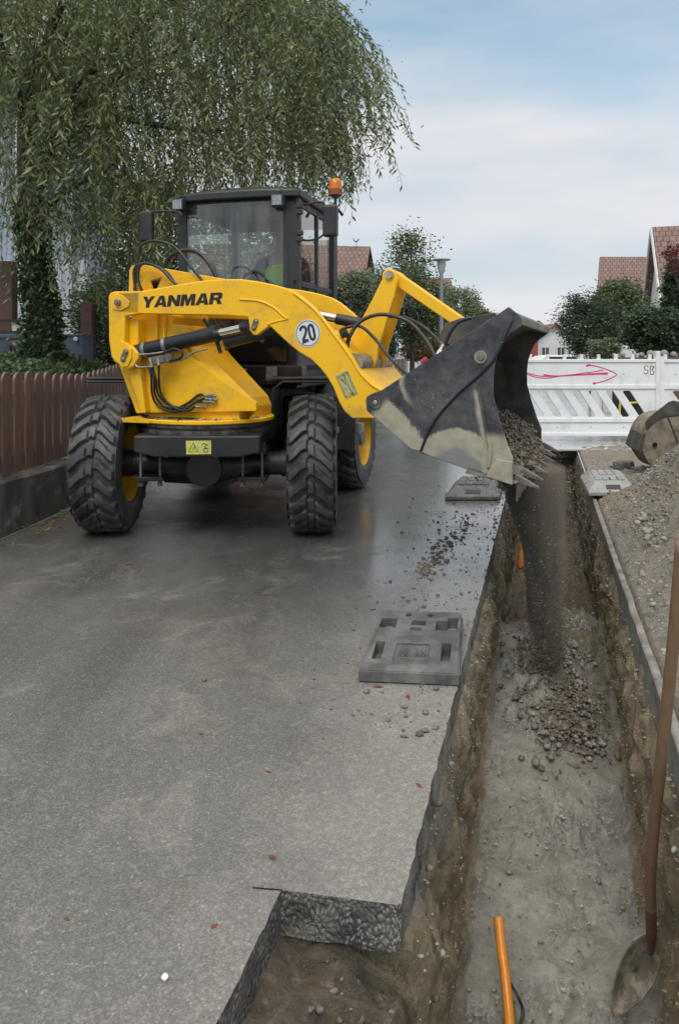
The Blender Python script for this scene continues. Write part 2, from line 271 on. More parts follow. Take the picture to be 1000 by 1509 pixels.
# ------------------------------------------------------------------ mesh helpers
def fr(v): return tuple(float(a) for a in v)
class MB:
    def __init__(s): s.v = []; s.f = []; s.a = None; s.uv = None; s.smooth = False
    def add(s, vs, fs):
        o = len(s.v); s.v.extend([tuple(p) for p in vs]); s.f.extend([tuple(i+o for i in f) for f in fs]); return s
    def box(s, c, d, rz=0., rx=0., ry=0.):
        M = Matrix.Translation(c) @ Matrix.Rotation(rz, 4, 'Z') @ Matrix.Rotation(ry, 4, 'Y') @ Matrix.Rotation(rx, 4, 'X')
        vs = [M @ Vector((d[0]/2*i, d[1]/2*j, d[2]/2*k)) for i in (-1, 1) for j in (-1, 1) for k in (-1, 1)]
        return s.add(vs, [(0,1,3,2),(4,6,7,5),(0,4,5,1),(2,3,7,6),(0,2,6,4),(1,5,7,3)])
    def hexa(s, a, b):          # two quads a, b joined
        return s.add(list(a)+list(b), [(3,2,1,0),(4,5,6,7),(0,1,5,4),(1,2,6,5),(2,3,7,6),(3,0,4,7)])
    def prism(s, out, mp3, t0, t1, holes=()):
        n = len(out); A = 0
        for i in range(n): A += out[i][0]*out[(i+1) % n][1]-out[(i+1) % n][0]*out[i][1]
        if A < 0: out = out[::-1]
        loops = [list(out)]
        for h in holes:
            A = sum(h[i][0]*h[(i+1) % len(h)][1]-h[(i+1) % len(h)][0]*h[i][1] for i in range(len(h)))
            loops.append(list(h)[::-1] if A > 0 else list(h))
        flat = [p for L in loops for p in L]; N = len(flat)
        vs = [mp3(p[0], p[1], t0) for p in flat]+[mp3(p[0], p[1], t1) for p in flat]
        fs = []
        if not holes:
            fs += [tuple(range(N)), tuple(range(2*N-1, N-1, -1))]
        else:
            for t in tessellate_polygon([[Vector((p[0], p[1], 0)) for p in L] for L in loops]):
                fs += [tuple(t), tuple(N+i for i in reversed(t))]
        o = 0
        for L in loops:
            m = len(L)
            for i in range(m):
                a, b = o+i, o+(i+1) % m; fs.append((a, a+N, b+N, b))
            o += m
        return s.add(vs, fs)
    def tube(s, pts, r, n=10, smooth=True, caps=True):
        P = [Vector(p) for p in pts]
        if smooth and len(P) > 2: P = catmull(P, 6)
        m = len(P); rs = r if isinstance(r, (list, tuple)) else None
        T = [(P[min(i+1, m-1)]-P[max(i-1, 0)]).normalized() for i in range(m)]
        u = T[0].orthogonal().normalized(); vs = []; fs = []
        for i in range(m):
            u = (u-T[i]*u.dot(T[i])).normalized(); w = T[i].cross(u)
            if rs:
                q = i/(m-1)*(len(rs)-1); j = min(int(q), len(rs)-2); rr = rs[j]+(rs[j+1]-rs[j])*(q-j)
            else: rr = r
            for k in range(n):
                a = 2*math.pi*k/n; vs.append(P[i]+(u*math.cos(a)+w*math.sin(a))*rr)
        for i in range(m-1):
            for k in range(n): fs.append((i*n+k, i*n+(k+1) % n, (i+1)*n+(k+1) % n, (i+1)*n+k))
        if caps: fs += [tuple(range(n-1, -1, -1)), tuple((m-1)*n+k for k in range(n))]
        return s.add(vs, fs)
    def cyl(s, a, b, r, n=20, r2=None): return s.tube([a, b], [r, r2 if r2 is not None else r], n, False)
    def lathe(s, prof, c, ax=(0, 0, 1), n=32):
        ax = Vector(ax).normalized(); u = ax.orthogonal().normalized(); w = ax.cross(u); c = Vector(c); vs = []; fs = []
        for (r, h) in prof:
            for k in range(n):
                a = 2*math.pi*k/n; vs.append(c+ax*h+(u*math.cos(a)+w*math.sin(a))*r)
        m = len(prof)
        for i in range(m-1):
            for k in range(n): fs.append((i*n+k, i*n+(k+1) % n, (i+1)*n+(k+1) % n, (i+1)*n+k))
        fs += [tuple(range(n-1, -1, -1)), tuple((m-1)*n+k for k in range(n))]
        return s.add(vs, fs)
    def ribbon(s, pts, w, mp3, t0, t1, closed=False):     # 2-D stroke as thin solid
        P = [Vector((p[0], p[1])) for p in pts]; n = len(P); L = []; Q = []
        for i in range(n):
            a = P[(i-1) % n] if (closed or i > 0) else P[i]; b = P[(i+1) % n] if (closed or i < n-1) else P[i]
            d = (b-a).normalized(); nn = Vector((-d.y, d.x))
            e0 = (P[i]-a).normalized() if (P[i]-a).length > 1e-9 else d
            sc = 1/max(.5, abs(nn.dot(Vector((-e0.y, e0.x)))))
            L.append(P[i]+nn*w/2*sc); Q.append(P[i]-nn*w/2*sc)
        rngi = range(n) if closed else range(n-1)
        for i in rngi:
            j = (i+1) % n; q = [L[i], Q[i], Q[j], L[j]]
            s.hexa([mp3(p.x, p.y, t0) for p in q], [mp3(p.x, p.y, t1) for p in q])
        return s
    def build(s, name, mat, parent=None, bevel=0., smooth=None, origin=None, seg=2, angle=35):
        me = bpy.data.meshes.new(name)
        off = wloc(parent) if parent else Vector(origin or (0, 0, 0))
        V = np.array(s.v, dtype=float).reshape(-1, 3)-np.array(off)
        me.from_pydata(V.tolist(), [], s.f)
        me.update()
        if s.a:
            for an, typ, data in s.a:
                at = me.attributes.new(an, typ, 'POINT')
                if typ == 'FLOAT': at.data.foreach_set('value', np.asarray(data, dtype=np.float32).ravel())
                else: at.data.foreach_set('color', np.asarray(data, dtype=np.float32).ravel())
        if s.uv is not None:
            ul = me.uv_layers.new(name='UVMap')
            for lp in me.loops: ul.data[lp.index].uv = s.uv[lp.vertex_index]
        me.materials.append(mat)
        if smooth or s.smooth: me.polygons.foreach_set('use_smooth', [True]*len(me.polygons))
        o = bpy.data.objects.new(name, me); COL.objects.link(o)
        if parent: o.parent = parent
        else: o.location = off
        if bevel:
            b = o.modifiers.new('bevel', 'BEVEL'); b.width = bevel; b.segments = seg; b.limit_method = 'ANGLE'; b.angle_limit = R(angle)
        return o
def wloc(o):
    l = Vector((0, 0, 0))
    while o: l += o.location; o = o.parent
    return l
def catmull(P, k):
    out = []; n = len(P)
    for i in range(n-1):
        p0, p1, p2, p3 = P[max(i-1, 0)], P[i], P[i+1], P[min(i+2, n-1)]
        for j in range(k):
            t = j/k
            out.append(.5*((2*p1)+(p2-p0)*t+(2*p0-5*p1+4*p2-p3)*t*t+(3*p1-p0-3*p2+p3)*t**3))
    out.append(P[-1]); return out
def smoothshade(o, ang=40):
    me = o.data; me.polygons.foreach_set('use_smooth', [True]*len(me.polygons))
    me.set_sharp_from_angle(angle=R(ang)); return o
def empty(name, loc):
    o = bpy.data.objects.new(name, None); COL.objects.link(o); o.location = loc; o.empty_display_size = .1; return o
def tag(o, label=None, cat=None, group=None, kind=None):
    if label: o['label'] = label
    if cat: o['category'] = cat
    if group: o['group'] = group
    if kind: o['kind'] = kind
    return o
def kids(o): return [c for c in bpy.data.objects if c.parent == o]
def copy_tree(o, parent=None, loc=None, rz=None):
    c = o.copy(); COL.objects.link(c); c.parent = parent
    if loc is not None: c.location = loc
    if rz is not None: c.rotation_euler = (0, 0, rz)
    for ch in kids(o): copy_tree(ch, c)
    return c
def px(x, y, D): return Vector(((x-500)*D/F, D, H-(y-HY)*D/F))
def gd(x, y): D = F*H/(y-HY); return Vector(((x-500)*D/F, D, 0))
XY = lambda p, q, t: (p, q, t)
def nz(x, y, z, sc, seed=0): return mnoise.noise(Vector((x*sc+seed*17.3, y*sc+seed*5.1, z*sc)))
def fbm(x, y, z, sc, o=4, seed=0):
    a = 0; k = 1
    for i in range(o): a += nz(x, y, z, sc, seed+i)*k; sc *= 2.1; k *= .5
    return a
def interp(x, xs, ys): return float(np.interp(x, xs, ys))
# ================================================================== SETTING
SL, SR = -0.346, 0.466                     # trench edges: X = S + .27 Y
def SD(s, d, z=0.): return Vector((s+.27*d, d, z))
def struct(o): o['kind'] = 'structure'; return o
# ground: one sheet to the horizon, open only over the trench
m = MB(); ss = [-900, -.78, .60, 900]; ds = [-40, .3, 10.45, 1500]
vs = [SD(s, d, -.02) for d in ds for s in ss]
m.add(vs, [(j*4+i, j*4+i+1, j*4+i+5, j*4+i+4) for j in range(3) for i in range(3) if not (i == 1 and j == 1)])
struct(m.build('ground', MT['ground']))
# asphalt road slab, 11 cm thick, with the sawn notch
def jag(s, d, a=.004): return (s+.27*d+nz(s, d, 0, 14, 3)*a*2+nz(s, d, 0, 60, 4)*a, d)
out = [jag(-.655, d, .003) for d in np.arange(.3, 1.88, .03)]+[(-.145, 1.889)]
out += [(-.145+.294*t+nz(t, 0, 0, 20)*.003, 1.889-.053*t) for t in np.arange(.04, 1, .04)]
out += [jag(SL, d, .0035) for d in np.arange(1.84, 10.5, .03)]
out += [(SL+.27*10.5, 10.5), (SR+.27*10.5, 10.5), (12, 10.5), (60, 90), (-30, 90), (-3.2, 13), (-2.25, 7.2), (-2.45, 5.4), (-3.1, .3)]
m = MB(); m.prism(out, XY, 0, -.0001); n = len(out)
road = MB(); road.v = [(p[0], p[1], 0) for p in out]
tri = tessellate_polygon([[Vector((p[0], p[1], 0)) for p in out]]); road.f = [tuple(t) for t in tri]
# fix winding upward
ff = []
for t in road.f:
    a, b, c = (Vector(road.v[i]) for i in t); ff.append(t if (b-a).cross(c-a).z > 0 else t[::-1])
road.f = ff; struct(road.build('asphalt_road', MT['asphalt']))
e = MB(); hh = -.115
for i in range(n-9+1):
    p, q = out[i], out[i+1]
    e.add([(p[0], p[1], 0), (q[0], q[1], 0), (q[0]+nz(q[0], q[1], 9, 30)*.006, q[1], hh+nz(q[0], q[1], 2, 9)*.012), (p[0]+nz(p[0], p[1], 9, 30)*.006, p[1], hh+nz(p[0], p[1], 2, 9)*.012)], [(0, 1, 2, 3)])
struct(e.build('road_cut_edge', MT['cut']))
# saw cut running on past the notch corner
m = MB(); a = gd(372, 1309.5); b = gd(416, 1313)
m.ribbon([(a.x, a.y), (b.x, b.y)], .0018, XY, .0005, .003); struct(m.build('saw_cut_line', MT['ink']))

# trench: one ribbon of cross-sections
def floor_d(d): return interp(d, [.8, 2, 3, 4, 4.7, 5.2, 5.75, 6.0, 6.3, 8, 10.6], [1.42, 1.34, 1.20, 1.0, .86, .76, .74, .80, .98, 1.05, .95])
rows = list(np.arange(.55, 1.80, .022))+list(np.arange(1.80, 1.90, .01))+list(np.arange(1.90, 6.5, .024))+list(np.arange(6.5, 10.55, .05))
tv = []; tcx = []
NW, NF = 30, 44
for d in rows:
    fd = floor_d(d)
    if d < 1.893:
        k = 1
        L = [(-.76, -.06), (-.69, -.10), (-.50, -.16), (-.36, -.24), (-.27, -.42), (-.29, -.72), (-.25, -fd)]
    else:
        L = [(SL-.03, -.10), (SL+.005, -.14), (SL+.02, -.3), (SL+.01, -.55), (SL+.0, -.8*fd), (SL+.0, -fd*.93), (SL+.03, -fd)]
        k = 0
    Rr = [(SR-.03, -fd), (SR-.0, -fd*.93), (SR-.0, -.75*fd), (SR-.01, -.5*fd), (SR-.02, -.25), (SR-.005, -.10), (SR+.02, -.03)]
    def samp(PL, nn):
        cs = [0]
        for a, b in zip(PL, PL[1:]): cs.append(cs[-1]+math.hypot(a[0]-b[0], a[1]-b[1]))
        q = [cs[-1]*i/(nn-1) for i in range(nn)]
        return [(interp(x, cs, [p[0] for p in PL]), interp(x, cs, [p[1] for p in PL])) for x in q]
    A = samp(L, NW); B = [(L[-1][0]+(Rr[0][0]-L[-1][0])*i/(NF+1), -fd) for i in range(1, NF+1)]; C_ = samp(Rr, NW)
    for j, (s, z) in enumerate(A+B+C_):
        w = 0 if j < NW else (1 if j < NW+NF else 2)
        x, y = s+.27*d, d
        if w == 1:
            t = (j-NW)/NF
            am = min(1.3, max(.12, .55+1.9*nz(x, y, 0, 3.1, 7))); dz = fbm(x, y, 0, 4, 2, 1)*.035+am*(fbm(x, y, 0, 10, 3, 2)*.075+fbm(x, y, 0, 30, 2, 6)*.028-abs(nz(x, y, 0, 9, 8))*.03)
            if d > 4.4 and d < 6.1: dz += .10*math.exp(-((t-.62)/.28)**2)*min(1, (d-4.4)/.5)
            z += dz; c = (0, 0, 0)
            g = interp(d, [4.0, 4.6, 5.9], [0, 1, 1])*interp(t+nz(x, y, 0, 4, 5)*.3, [.32, .5], [0, 1])
            c = (0, interp(d, [5.6, 6.1], [0, 1]), g*interp(d, [5.6, 6.1], [1, 0]))
        else:
            dep = -z/fd; k2 = math.sin(math.pi*min(1, max(0, (j if w == 0 else len(A+B+C_)-1-j)/NW)))**.4 if not (w == 0 and k) else .6
            ndx = (fbm(x*.6+y, y, z, 3.2, 4, 11+w)*.055+fbm(y, z, x, 13, 3, 21+w)*.030+fbm(y, z, x, 36, 2, 25+w)*.012)*k2
            x += ndx+(.0 if w == 0 else 0); z += fbm(x, y, z, 9, 3, 31)*.02*k2
            if w == 0 and k: z += (fbm(x, y, 0, 6, 4, 41)*.075+fbm(x, y, 0, 20, 3, 45)*.055)*min(1, (j)/5)
            nn = nz(x, y*1.5, z, 3, 51)*.25
            clay = interp(dep+nn, [.04, .14, .9, 1.05], [.3, 1, 1, .25]); gr = interp(dep+nn, [.05, .18], [.7, 0])
            c = (clay, (1 if (w == 0 and k and dep < .5) else 0)*.95 or interp(d, [5.6, 6.4], [0, .8]), gr*.8 if not (w == 0 and k) else 0)
        tv.append((x, y, z)); tcx.append((*c, 1))
NC = 2*NW+NF; tf = []
for i in range(len(rows)-1):
    for j in range(NC-1): tf.append((i*NC+j, i*NC+j+1, (i+1)*NC+j+1, (i+1)*NC+j))
base = len(tv); last = (len(rows)-1)*NC
tv.append((0.06+.27*10.6, 10.56, -.012)); tcx.append((0, 1, 0, 1))
for j in range(NC-1): tf.append((last+j, last+j+1, base))
m = MB(); m.v = tv; m.f = tf; m.a = [('soil', 'FLOAT_COLOR', tcx)]; m.smooth = True
struct(m.build('trench', MT['earth']))
# right bank of trampled earth with the spoil heap
def bank_h(s, d):
    x = s+.27*d; a = interp(s, [SR+.02, SR+.15], [0, 1])
    z = .012+a*(.02+fbm(x, d, 0, 2.2, 4, 61)*.035+fbm(x, d, 0, 11, 3, 62)*.035)
    z += a*1.02*math.exp(-((s-1.66)/.62)**2-((d-6.0)/1.5)**2)*(1+.25*nz(x, d, 0, 2.5, 63))
    z += a*.10*math.exp(-((s-1.3)/.45)**2-((d-3.9)/.9)**2)
    return z
sv = list(np.concatenate([np.arange(SR+.025, 1.9, .022), np.arange(1.9, 7.5, .12)])); dv = list(np.concatenate([np.arange(.6, 8.2, .03), np.arange(8.2, 10.55, .06)]))
tv = []; tcx = []
for d in dv:
    for s in sv:
        z = bank_h(s, d) if s > SR+.03 else -.02
        x = s+.27*d; q = nz(x, d, 0, 1.6, 71)
        tv.append((x, d, z)); tcx.append((interp(q, [.0, .3], [0, .55]), 0, .9, 1))
m = MB(); m.v = tv; NS = len(sv); m.f = [(i*NS+j, i*NS+j+1, (i+1)*NS+j+1, (i+1)*NS+j) for i in range(len(dv)-1) for j in range(NS-1)]
m.a = [('soil', 'FLOAT_COLOR', tcx)]; m.smooth = True; struct(m.build('earth_bank', MT['earth']))
# concrete edging along the right lip
m = MB(); dd = list(np.arange(1.0, 7.4, .05)); pv = []
for d in dd:
    w = nz(d, 1, 0, 3)*.006; zt = .018+nz(d, 2, 0, 5)*.006
    for s, z in ((SR-.012+w, -.16), (SR-.012+w, zt-.006), (SR-.004+w, zt), (SR+.022+w, zt), (SR+.03+w, -.12)): pv.append(SD(s, d, z))
m.add(pv, [(i*5+j, i*5+j+1, (i+1)*5+j+1, (i+1)*5+j) for i in range(len(dd)-1) for j in range(4)]+[(0, 1, 2, 3, 4), tuple((len(dd)-1)*5+q for q in (4, 3, 2, 1, 0))])
struct(m.build('kerb', MT['kerb']))

# ---------------------------------------------------------------- scattered stones and clods
ICO = None
def ico():
    global ICO
    if ICO is None:
        b = bmesh.new(); bmesh.ops.create_icosphere(b, subdivisions=1, radius=1)
        ICO = (np.array([v.co[:] for v in b.verts]), [tuple(v.index for v in f.verts) for f in b.faces]); b.free()
    return ICO
OCT = (np.array([(1,0,0),(-1,0,0),(0,1,0),(0,-1,0),(0,0,1),(0,0,-1)], float), [(0,2,4),(2,1,4),(1,3,4),(3,0,4),(2,0,5),(1,2,5),(3,1,5),(0,3,5)])
def rubble(name, pts, mat, shape='ico', parent=None, flat=.7, elong=1.):
    V0, F0 = ico() if shape == 'ico' else OCT
    P = np.array([p[:3] for p in pts]); S = np.array([p[3] for p in pts]); n = len(pts); k = len(V0)
    v = np.repeat(V0[None], n, 0)*(1+rng.uniform(-.28, .28, (n, k, 1)))
    v *= rng.uniform(.65, 1.2, (n, 1, 3))*np.array([1, 1, flat*elong])
    a = rng.uniform(0, 6.28, n); c, s_ = np.cos(a)[:, None], np.sin(a)[:, None]
    x = v[:, :, 0]*c-v[:, :, 1]*s_; y = v[:, :, 0]*s_+v[:, :, 1]*c; v[:, :, 0] = x; v[:, :, 1] = y
    v = v*S[:, None, None]+P[:, None, :]
    FF = (np.array(F0)[None]+np.arange(n)[:, None, None]*k).reshape(-1, 3)
    m = MB(); m.v = v.reshape(-1, 3).tolist(); m.f = FF.tolist()
    m.a = [('rnd', 'FLOAT', np.repeat(rng.random(n), k))]; m.smooth = (shape == 'ico')
    return m.build(name, mat, parent)
def tray_z(s, d):
    t = (s-(SL+.08))/((SR-.09)-(SL+.08)); z = -floor_d(d)
    if 4.4 < d < 6.1: z += .10*math.exp(-((t-.62)/.28)**2)*min(1, (d-4.4)/.5)
    return z
pts = []
for i in range(6500):
    s = SR+.06+abs(rng.normal(0, .55)); d = rng.uniform(2.0, 8.4)
    if rng.random() < .6: s = rng.uniform(.7, 1.6); d = rng.uniform(4.2, 7.4)
    if s > 2.2: continue
    p = SD(s, d); r = .004+rng.exponential(.005); pts.append((p.x, p.y, bank_h(s, d)-r*.1, min(r, .024)))
tag(rubble('gravel', pts, MT['stone']), kind='stuff')
pts = []
for i in range(3600):
    d = 4.25+rng.random()**.8*1.75; s = SL+.2+rng.random()*.5
    if rng.random() > interp(s-SL, [.25, .5], [.15, 1]): continue
    r = .004+rng.exponential(.0055); p = SD(s, d); pts.append((p.x, p.y, tray_z(s, d)+.008, min(r, .024)))
for i in range(250):
    d = rng.uniform(2.2, 4.6); s = SL+.10+rng.random()*.62; r = .003+rng.exponential(.003); p = SD(s, d); pts.append((p.x, p.y, tray_z(s, d)+.01, r))
for i in range(700):                               # stones showing in the trench walls
    d = rng.uniform(1.9, 7.5); left = rng.random() < .5; z = -.12-rng.random()**1.6*(floor_d(d)-.2); s = (SL+.022 if left else SR-.022); p = SD(s, d); r = .003+rng.exponential(.003)
    x = p.x+(fbm(p.x*.6+d, d, z, 3.2, 4, 11+(0 if left else 2))*.055+fbm(d, z, p.x, 13, 3, 21+(0 if left else 2))*.030)*.9; pts.append((x, d, z, min(r, .02)))
tag(rubble('trench_gravel', pts, MT['stone']), kind='stuff')
pts = []
for i in range(5200):                               # crumbs of earth clinging to the walls and lying at their feet
    d = rng.uniform(1.2, 6.5); left = rng.random() < .5; z = -.10-rng.random()*(floor_d(d)-.12)
    if left and d < 1.9: z = min(z, -.35)
    b0 = interp(-z/floor_d(d), [0, .3, .8, .95, 1], [.012, .012, .0, .0, .03]); s = (SL+b0 if left else SR-b0-.008); p = SD(s, d); w_ = 0 if left else 2
    k_ = math.sin(math.pi*min(1, max(0, (-z/(floor_d(d)+.05)))))**.4
    x = p.x+(fbm(p.x*.6+d, d, z, 3.2, 4, 11+w_)*.055+fbm(d, z, p.x, 13, 3, 21+w_)*.030)*k_; pts.append((x, d, z, .002+min(.009, rng.exponential(.003))))
tag(rubble('wall_crumbs', pts, MT['clayclod'], 'oct'), kind='stuff')
pts = []
for i in range(7000):
    d = rng.uniform(1.6, 5.2); s = rng.uniform(SL+.03, SR-.03); p = SD(s, d)
    if nz(p.x, p.y, 0, 3.1, 7)*1.9+.55 < rng.uniform(.2, 1.0): continue
    pts.append((p.x, p.y, -floor_d(d)+fbm(p.x, p.y, 0, 4, 2, 1)*.035+.004, .002+min(.009, rng.exponential(.003))))
tag(rubble('mud_crumbs', pts, MT['mudclod'], 'oct', flat=.6), kind='stuff')
pts = []
for i in range(900):                                # crumbs dropped on the road beside the cut
    s = SL-abs(rng.normal(0, .35)); d = rng.uniform(2.6, 8)
    if s < -1.6: continue
    p = SD(s, d); r = .002+rng.exponential(.0035); pts.append((p.x, p.y, r*.3, min(r, .014)))
for i in range(260):                                # smear of crumbs by the base plate
    t = rng.random(); q = gd(690-75*t+rng.normal(0, 8), 765+85*t+rng.normal(0, 8)); r = .004+rng.exponential(.006); pts.append((q.x, q.y, r*.2, min(r, .02)))
tag(rubble('soil_crumbs', pts, MT['soil'], flat=.5), kind='stuff')
pts = []
for i in range(220):                                # lumps in the notch
    s = rng.uniform(-.64, -.26); d = rng.uniform(1.30, 1.85)
    z = interp(s, [-.655, -.50, -.36, -.27], [-.118, -.16, -.24, -.42]); p = SD(s, d); r = .003+rng.exponential(.004)
    pts.append((p.x, p.y, z-.002+fbm(p.x, p.y, 0, 6, 4, 41)*.075, min(r, .014)))
tag(rubble('notch_lumps', pts, MT['soil']), kind='stuff')
def rock(x, y, D, r, label, mat='stone', name='stone', flat=.75, group='larger stones on the earth bank', sub=2):
    p = px(x, y, D); b = bmesh.new(); bmesh.ops.create_icosphere(b, subdivisions=sub, radius=1)
    sd = rng.uniform(0, 99); vs = []
    for v in b.verts:
        c = v.co; k = 1+.30*mnoise.noise(c*1.3+Vector((sd, 0, 0)))+.10*mnoise.noise(c*3.4+Vector((sd, 3, 0)))
        if mat == 'chunk': c = Vector((max(-.75, min(.75, c.x)), max(-.7, min(.7, c.y)), max(-.6, min(.6, c.z)))); k = 1+.15*mnoise.noise(c*2+Vector((sd, 0, 0)))
        vs.append((c.x*k*r*1.15, c.y*k*r, c.z*k*r*flat))
    m = MB(); m.v = vs; m.f = [tuple(v.index for v in f.verts) for f in b.faces]; b.free()
    m.a = [('rnd', 'FLOAT', [rng.uniform(.3, 1)]*len(vs))]; m.smooth = mat != 'chunk'
    o = m.build(name, MT[mat]); o.location = p; o.rotation_euler = (0, 0, rng.uniform(0, 6)); tag(o, label, 'stone', group); return o

# ---------------------------------------------------------------- retaining wall + picket fence + garden
WP = [Vector((-2.78, 3.2, 0)), Vector((-2.5, 5.54, 0)), Vector((-2.40, 6.75, 0)), Vector((-2.42, 8.2, 0)), Vector((-2.7, 10.5, 0)), Vector((-3.4, 13.5, 0))]
WPs = catmull(WP, 8)
m = MB(); pv = []
for i, p in enumerate(WPs):
    t = (WPs[min(i+1, len(WPs)-1)]-WPs[max(i-1, 0)]).normalized(); nrm = Vector((t.y, -t.x, 0))   # towards the road
    zt = .40+interp(p.y, [5.5, 7], [.0, -.02])
    for o_, z in ((.0, -.1), (.0, zt-.02), (-.02, zt), (-.24, zt), (-.26, -.1)):
        q = p+nrm*o_; pv.append((q.x, q.y, z+(fbm(q.x, q.y, z, 2, 3, 91)*.008 if z > 0 else 0)))
nn = len(WPs); m.add(pv, [(i*5+j, (i+1)*5+j, (i+1)*5+j+1, i*5+j+1) for i in range(nn-1) for j in range(4)]+[(4, 3, 2, 1, 0), tuple((nn-1)*5+q for q in (0, 1, 2, 3, 4))])
tag(m.build('retaining_wall', MT['concrete'], origin=(-2.5, 5.5, 0)), 'low stained grey concrete wall under the brown picket fence', 'wall')
fence = tag(empty('picket_fence', (-2.6, 5.5, .4)), 'dark brown wooden picket fence with rounded tops on the low concrete wall', 'fence')
L = [0]
for a, b in zip(WPs, WPs[1:]): L.append(L[-1]+(b-a).length)
def along(t):
    i = max(0, min(len(WPs)-2, int(np.searchsorted(L, t))-1)); q = (t-L[i])/(L[i+1]-L[i]); p = WPs[i].lerp(WPs[i+1], q)
    d = (WPs[i+1]-WPs[i]).normalized(); return p, d
t = .1; ip = 0
rail = {.55: [], 1.02: []}
while t < L[-1]-.1:
    p, d = along(t); nrm = Vector((d.y, -d.x, 0)); p = p-nrm*.10
    w, h, z0 = .129, .81+rng.uniform(-.008, .008), .405
    z1 = z0+h-interp(p.y, [5.4, 7.2, 9], [0, .07, -.02])
    prof = [(-w/2, z0), (w/2, z0)]+[(w/2*math.cos(a), z1-.055+.055*math.sin(a)*1.15) for a in np.linspace(0, math.pi, 11)]
    ln = rng.uniform(-.012, .012)
    m = MB(); z1 += rng.uniform(-.006, .006); m.prism(prof, lambda a, b, c, p=p, d=d, nrm=nrm, ln=ln: p+d*(a+ln*(b-z0))+nrm*c+Vector((0, 0, b)), -.011, .011)
    m.build('picket', MT['picket'], fence, bevel=.004); ip += 1
    for z in rail: rail[z].append(p-nrm*.03+Vector((0, 0, z)))
    t += .168
for z, P in rail.items():
    m = MB(); m.tube(P, .022, 4, smooth=False); m.build('rail', MT['picket'], fence)
# raised garden behind the fence
m = MB(); pv = []; NX, NY = 34, 60
for j in range(NY):
    for i in range(NX):
        y = 2.0+j*.38; p = interp(y, [v_.y for v_ in WPs], [v_.x for v_ in WPs])-.27
        x = p-(i/(NX-1))**1.4*16; z = interp(p-x, [0, .35, 1.1, 16], [.36, .95, 1.12, 1.22])*interp(y, [2, 3], [.9, 1])+fbm(x, y, 0, 1.3, 3, 77)*.05
        pv.append((x, y, z))
m.add(pv, [(j*NX+i, j*NX+i+1, (j+1)*NX+i+1, (j+1)*NX+i) for j in range(NY-1) for i in range(NX-1)]); m.smooth = True
m.f = [f[::-1] for f in m.f]
struct(m.build('garden_terrace', MT['gardensoil']))

# ---------------------------------------------------------------- leaf clouds
def leaves(P, L, mat, name, parent=None, Wd=.45, dirs=None, droop=0., seed=1, rnd=None):
    """P (n,3) positions, L leaf lengths (n,), each leaf a folded diamond of two triangles"""
    g = np.random.default_rng(seed); n = len(P); L = np.broadcast_to(L, n)
    if dirs is None:
        a = g.uniform(0, 2*np.pi, n); z = g.uniform(-.8, .6, n)-droop; dirs = np.stack([np.cos(a), np.sin(a), z], 1)
    dirs = dirs/np.linalg.norm(dirs, axis=1, keepdims=True)
    r = g.normal(size=(n, 3)); sd = np.cross(dirs, r); sd /= np.linalg.norm(sd, axis=1, keepdims=True)
    up = np.cross(sd, dirs)
    a = P; tip = P+dirs*L[:, None]; md = P+dirs*(L*.45)[:, None]
    w = (L*Wd*.5)[:, None]
    l_ = md+sd*w+up*w*.35; r_ = md-sd*w+up*w*.35
    V = np.stack([a, l_, tip, r_], 1).reshape(-1, 3)
    Fq = (np.array([[0, 1, 2], [0, 2, 3]])[None]+np.arange(n)[:, None, None]*4).reshape(-1, 3)
    m = MB(); off = np.array(wloc(parent)) if parent else np.zeros(3)
    me = bpy.data.meshes.new(name); me.vertices.add(len(V)); me.vertices.foreach_set('co', (V-off).astype(np.float32).ravel())
    me.loops.add(Fq.size); me.loops.foreach_set('vertex_index', Fq.astype(np.int32).ravel())
    me.polygons.add(len(Fq)); me.polygons.foreach_set('loop_start', np.arange(0, Fq.size, 3, dtype=np.int32)); me.polygons.foreach_set('loop_total', np.full(len(Fq), 3, dtype=np.int32))
    me.update(calc_edges=True)
    at = me.attributes.new('rnd', 'FLOAT', 'POINT'); rr = g.random(n) if rnd is None else rnd
    at.data.foreach_set('value', np.repeat(rr, 4).astype(np.float32))
    me.materials.append(mat); o = bpy.data.objects.new(name, me); COL.objects.link(o)
    if parent: o.parent = parent
    return o
def clump_crown(c, rad, nclump, per, cs, lsz, seed, hollow=.55, up=.0):
    """leaf positions in clumps spread over an ellipsoid volume with an uneven outline"""
    g = np.random.default_rng(seed); c = np.array(c); rad = np.array(rad)
    d = g.normal(size=(nclump, 3)); d /= np.linalg.norm(d, axis=1, keepdims=True)
    rr = hollow+(1-hollow)*g.random(nclump)**.6*g.uniform(.8, 1.12, nclump)
    cc = c+d*rad*rr[:, None]
    q = g.normal(size=(nclump, per, 3))*cs*g.uniform(.6, 1.3, (nclump, 1, 1)); q[:, :, 2] *= .75
    P = (cc[:, None]+q).reshape(-1, 3)
    tone = np.clip(np.repeat(g.random(nclump), per)*.6+g.random(nclump*per)*.4, 0, 1)
    return P, lsz*g.uniform(.6, 1.3, len(P)), tone
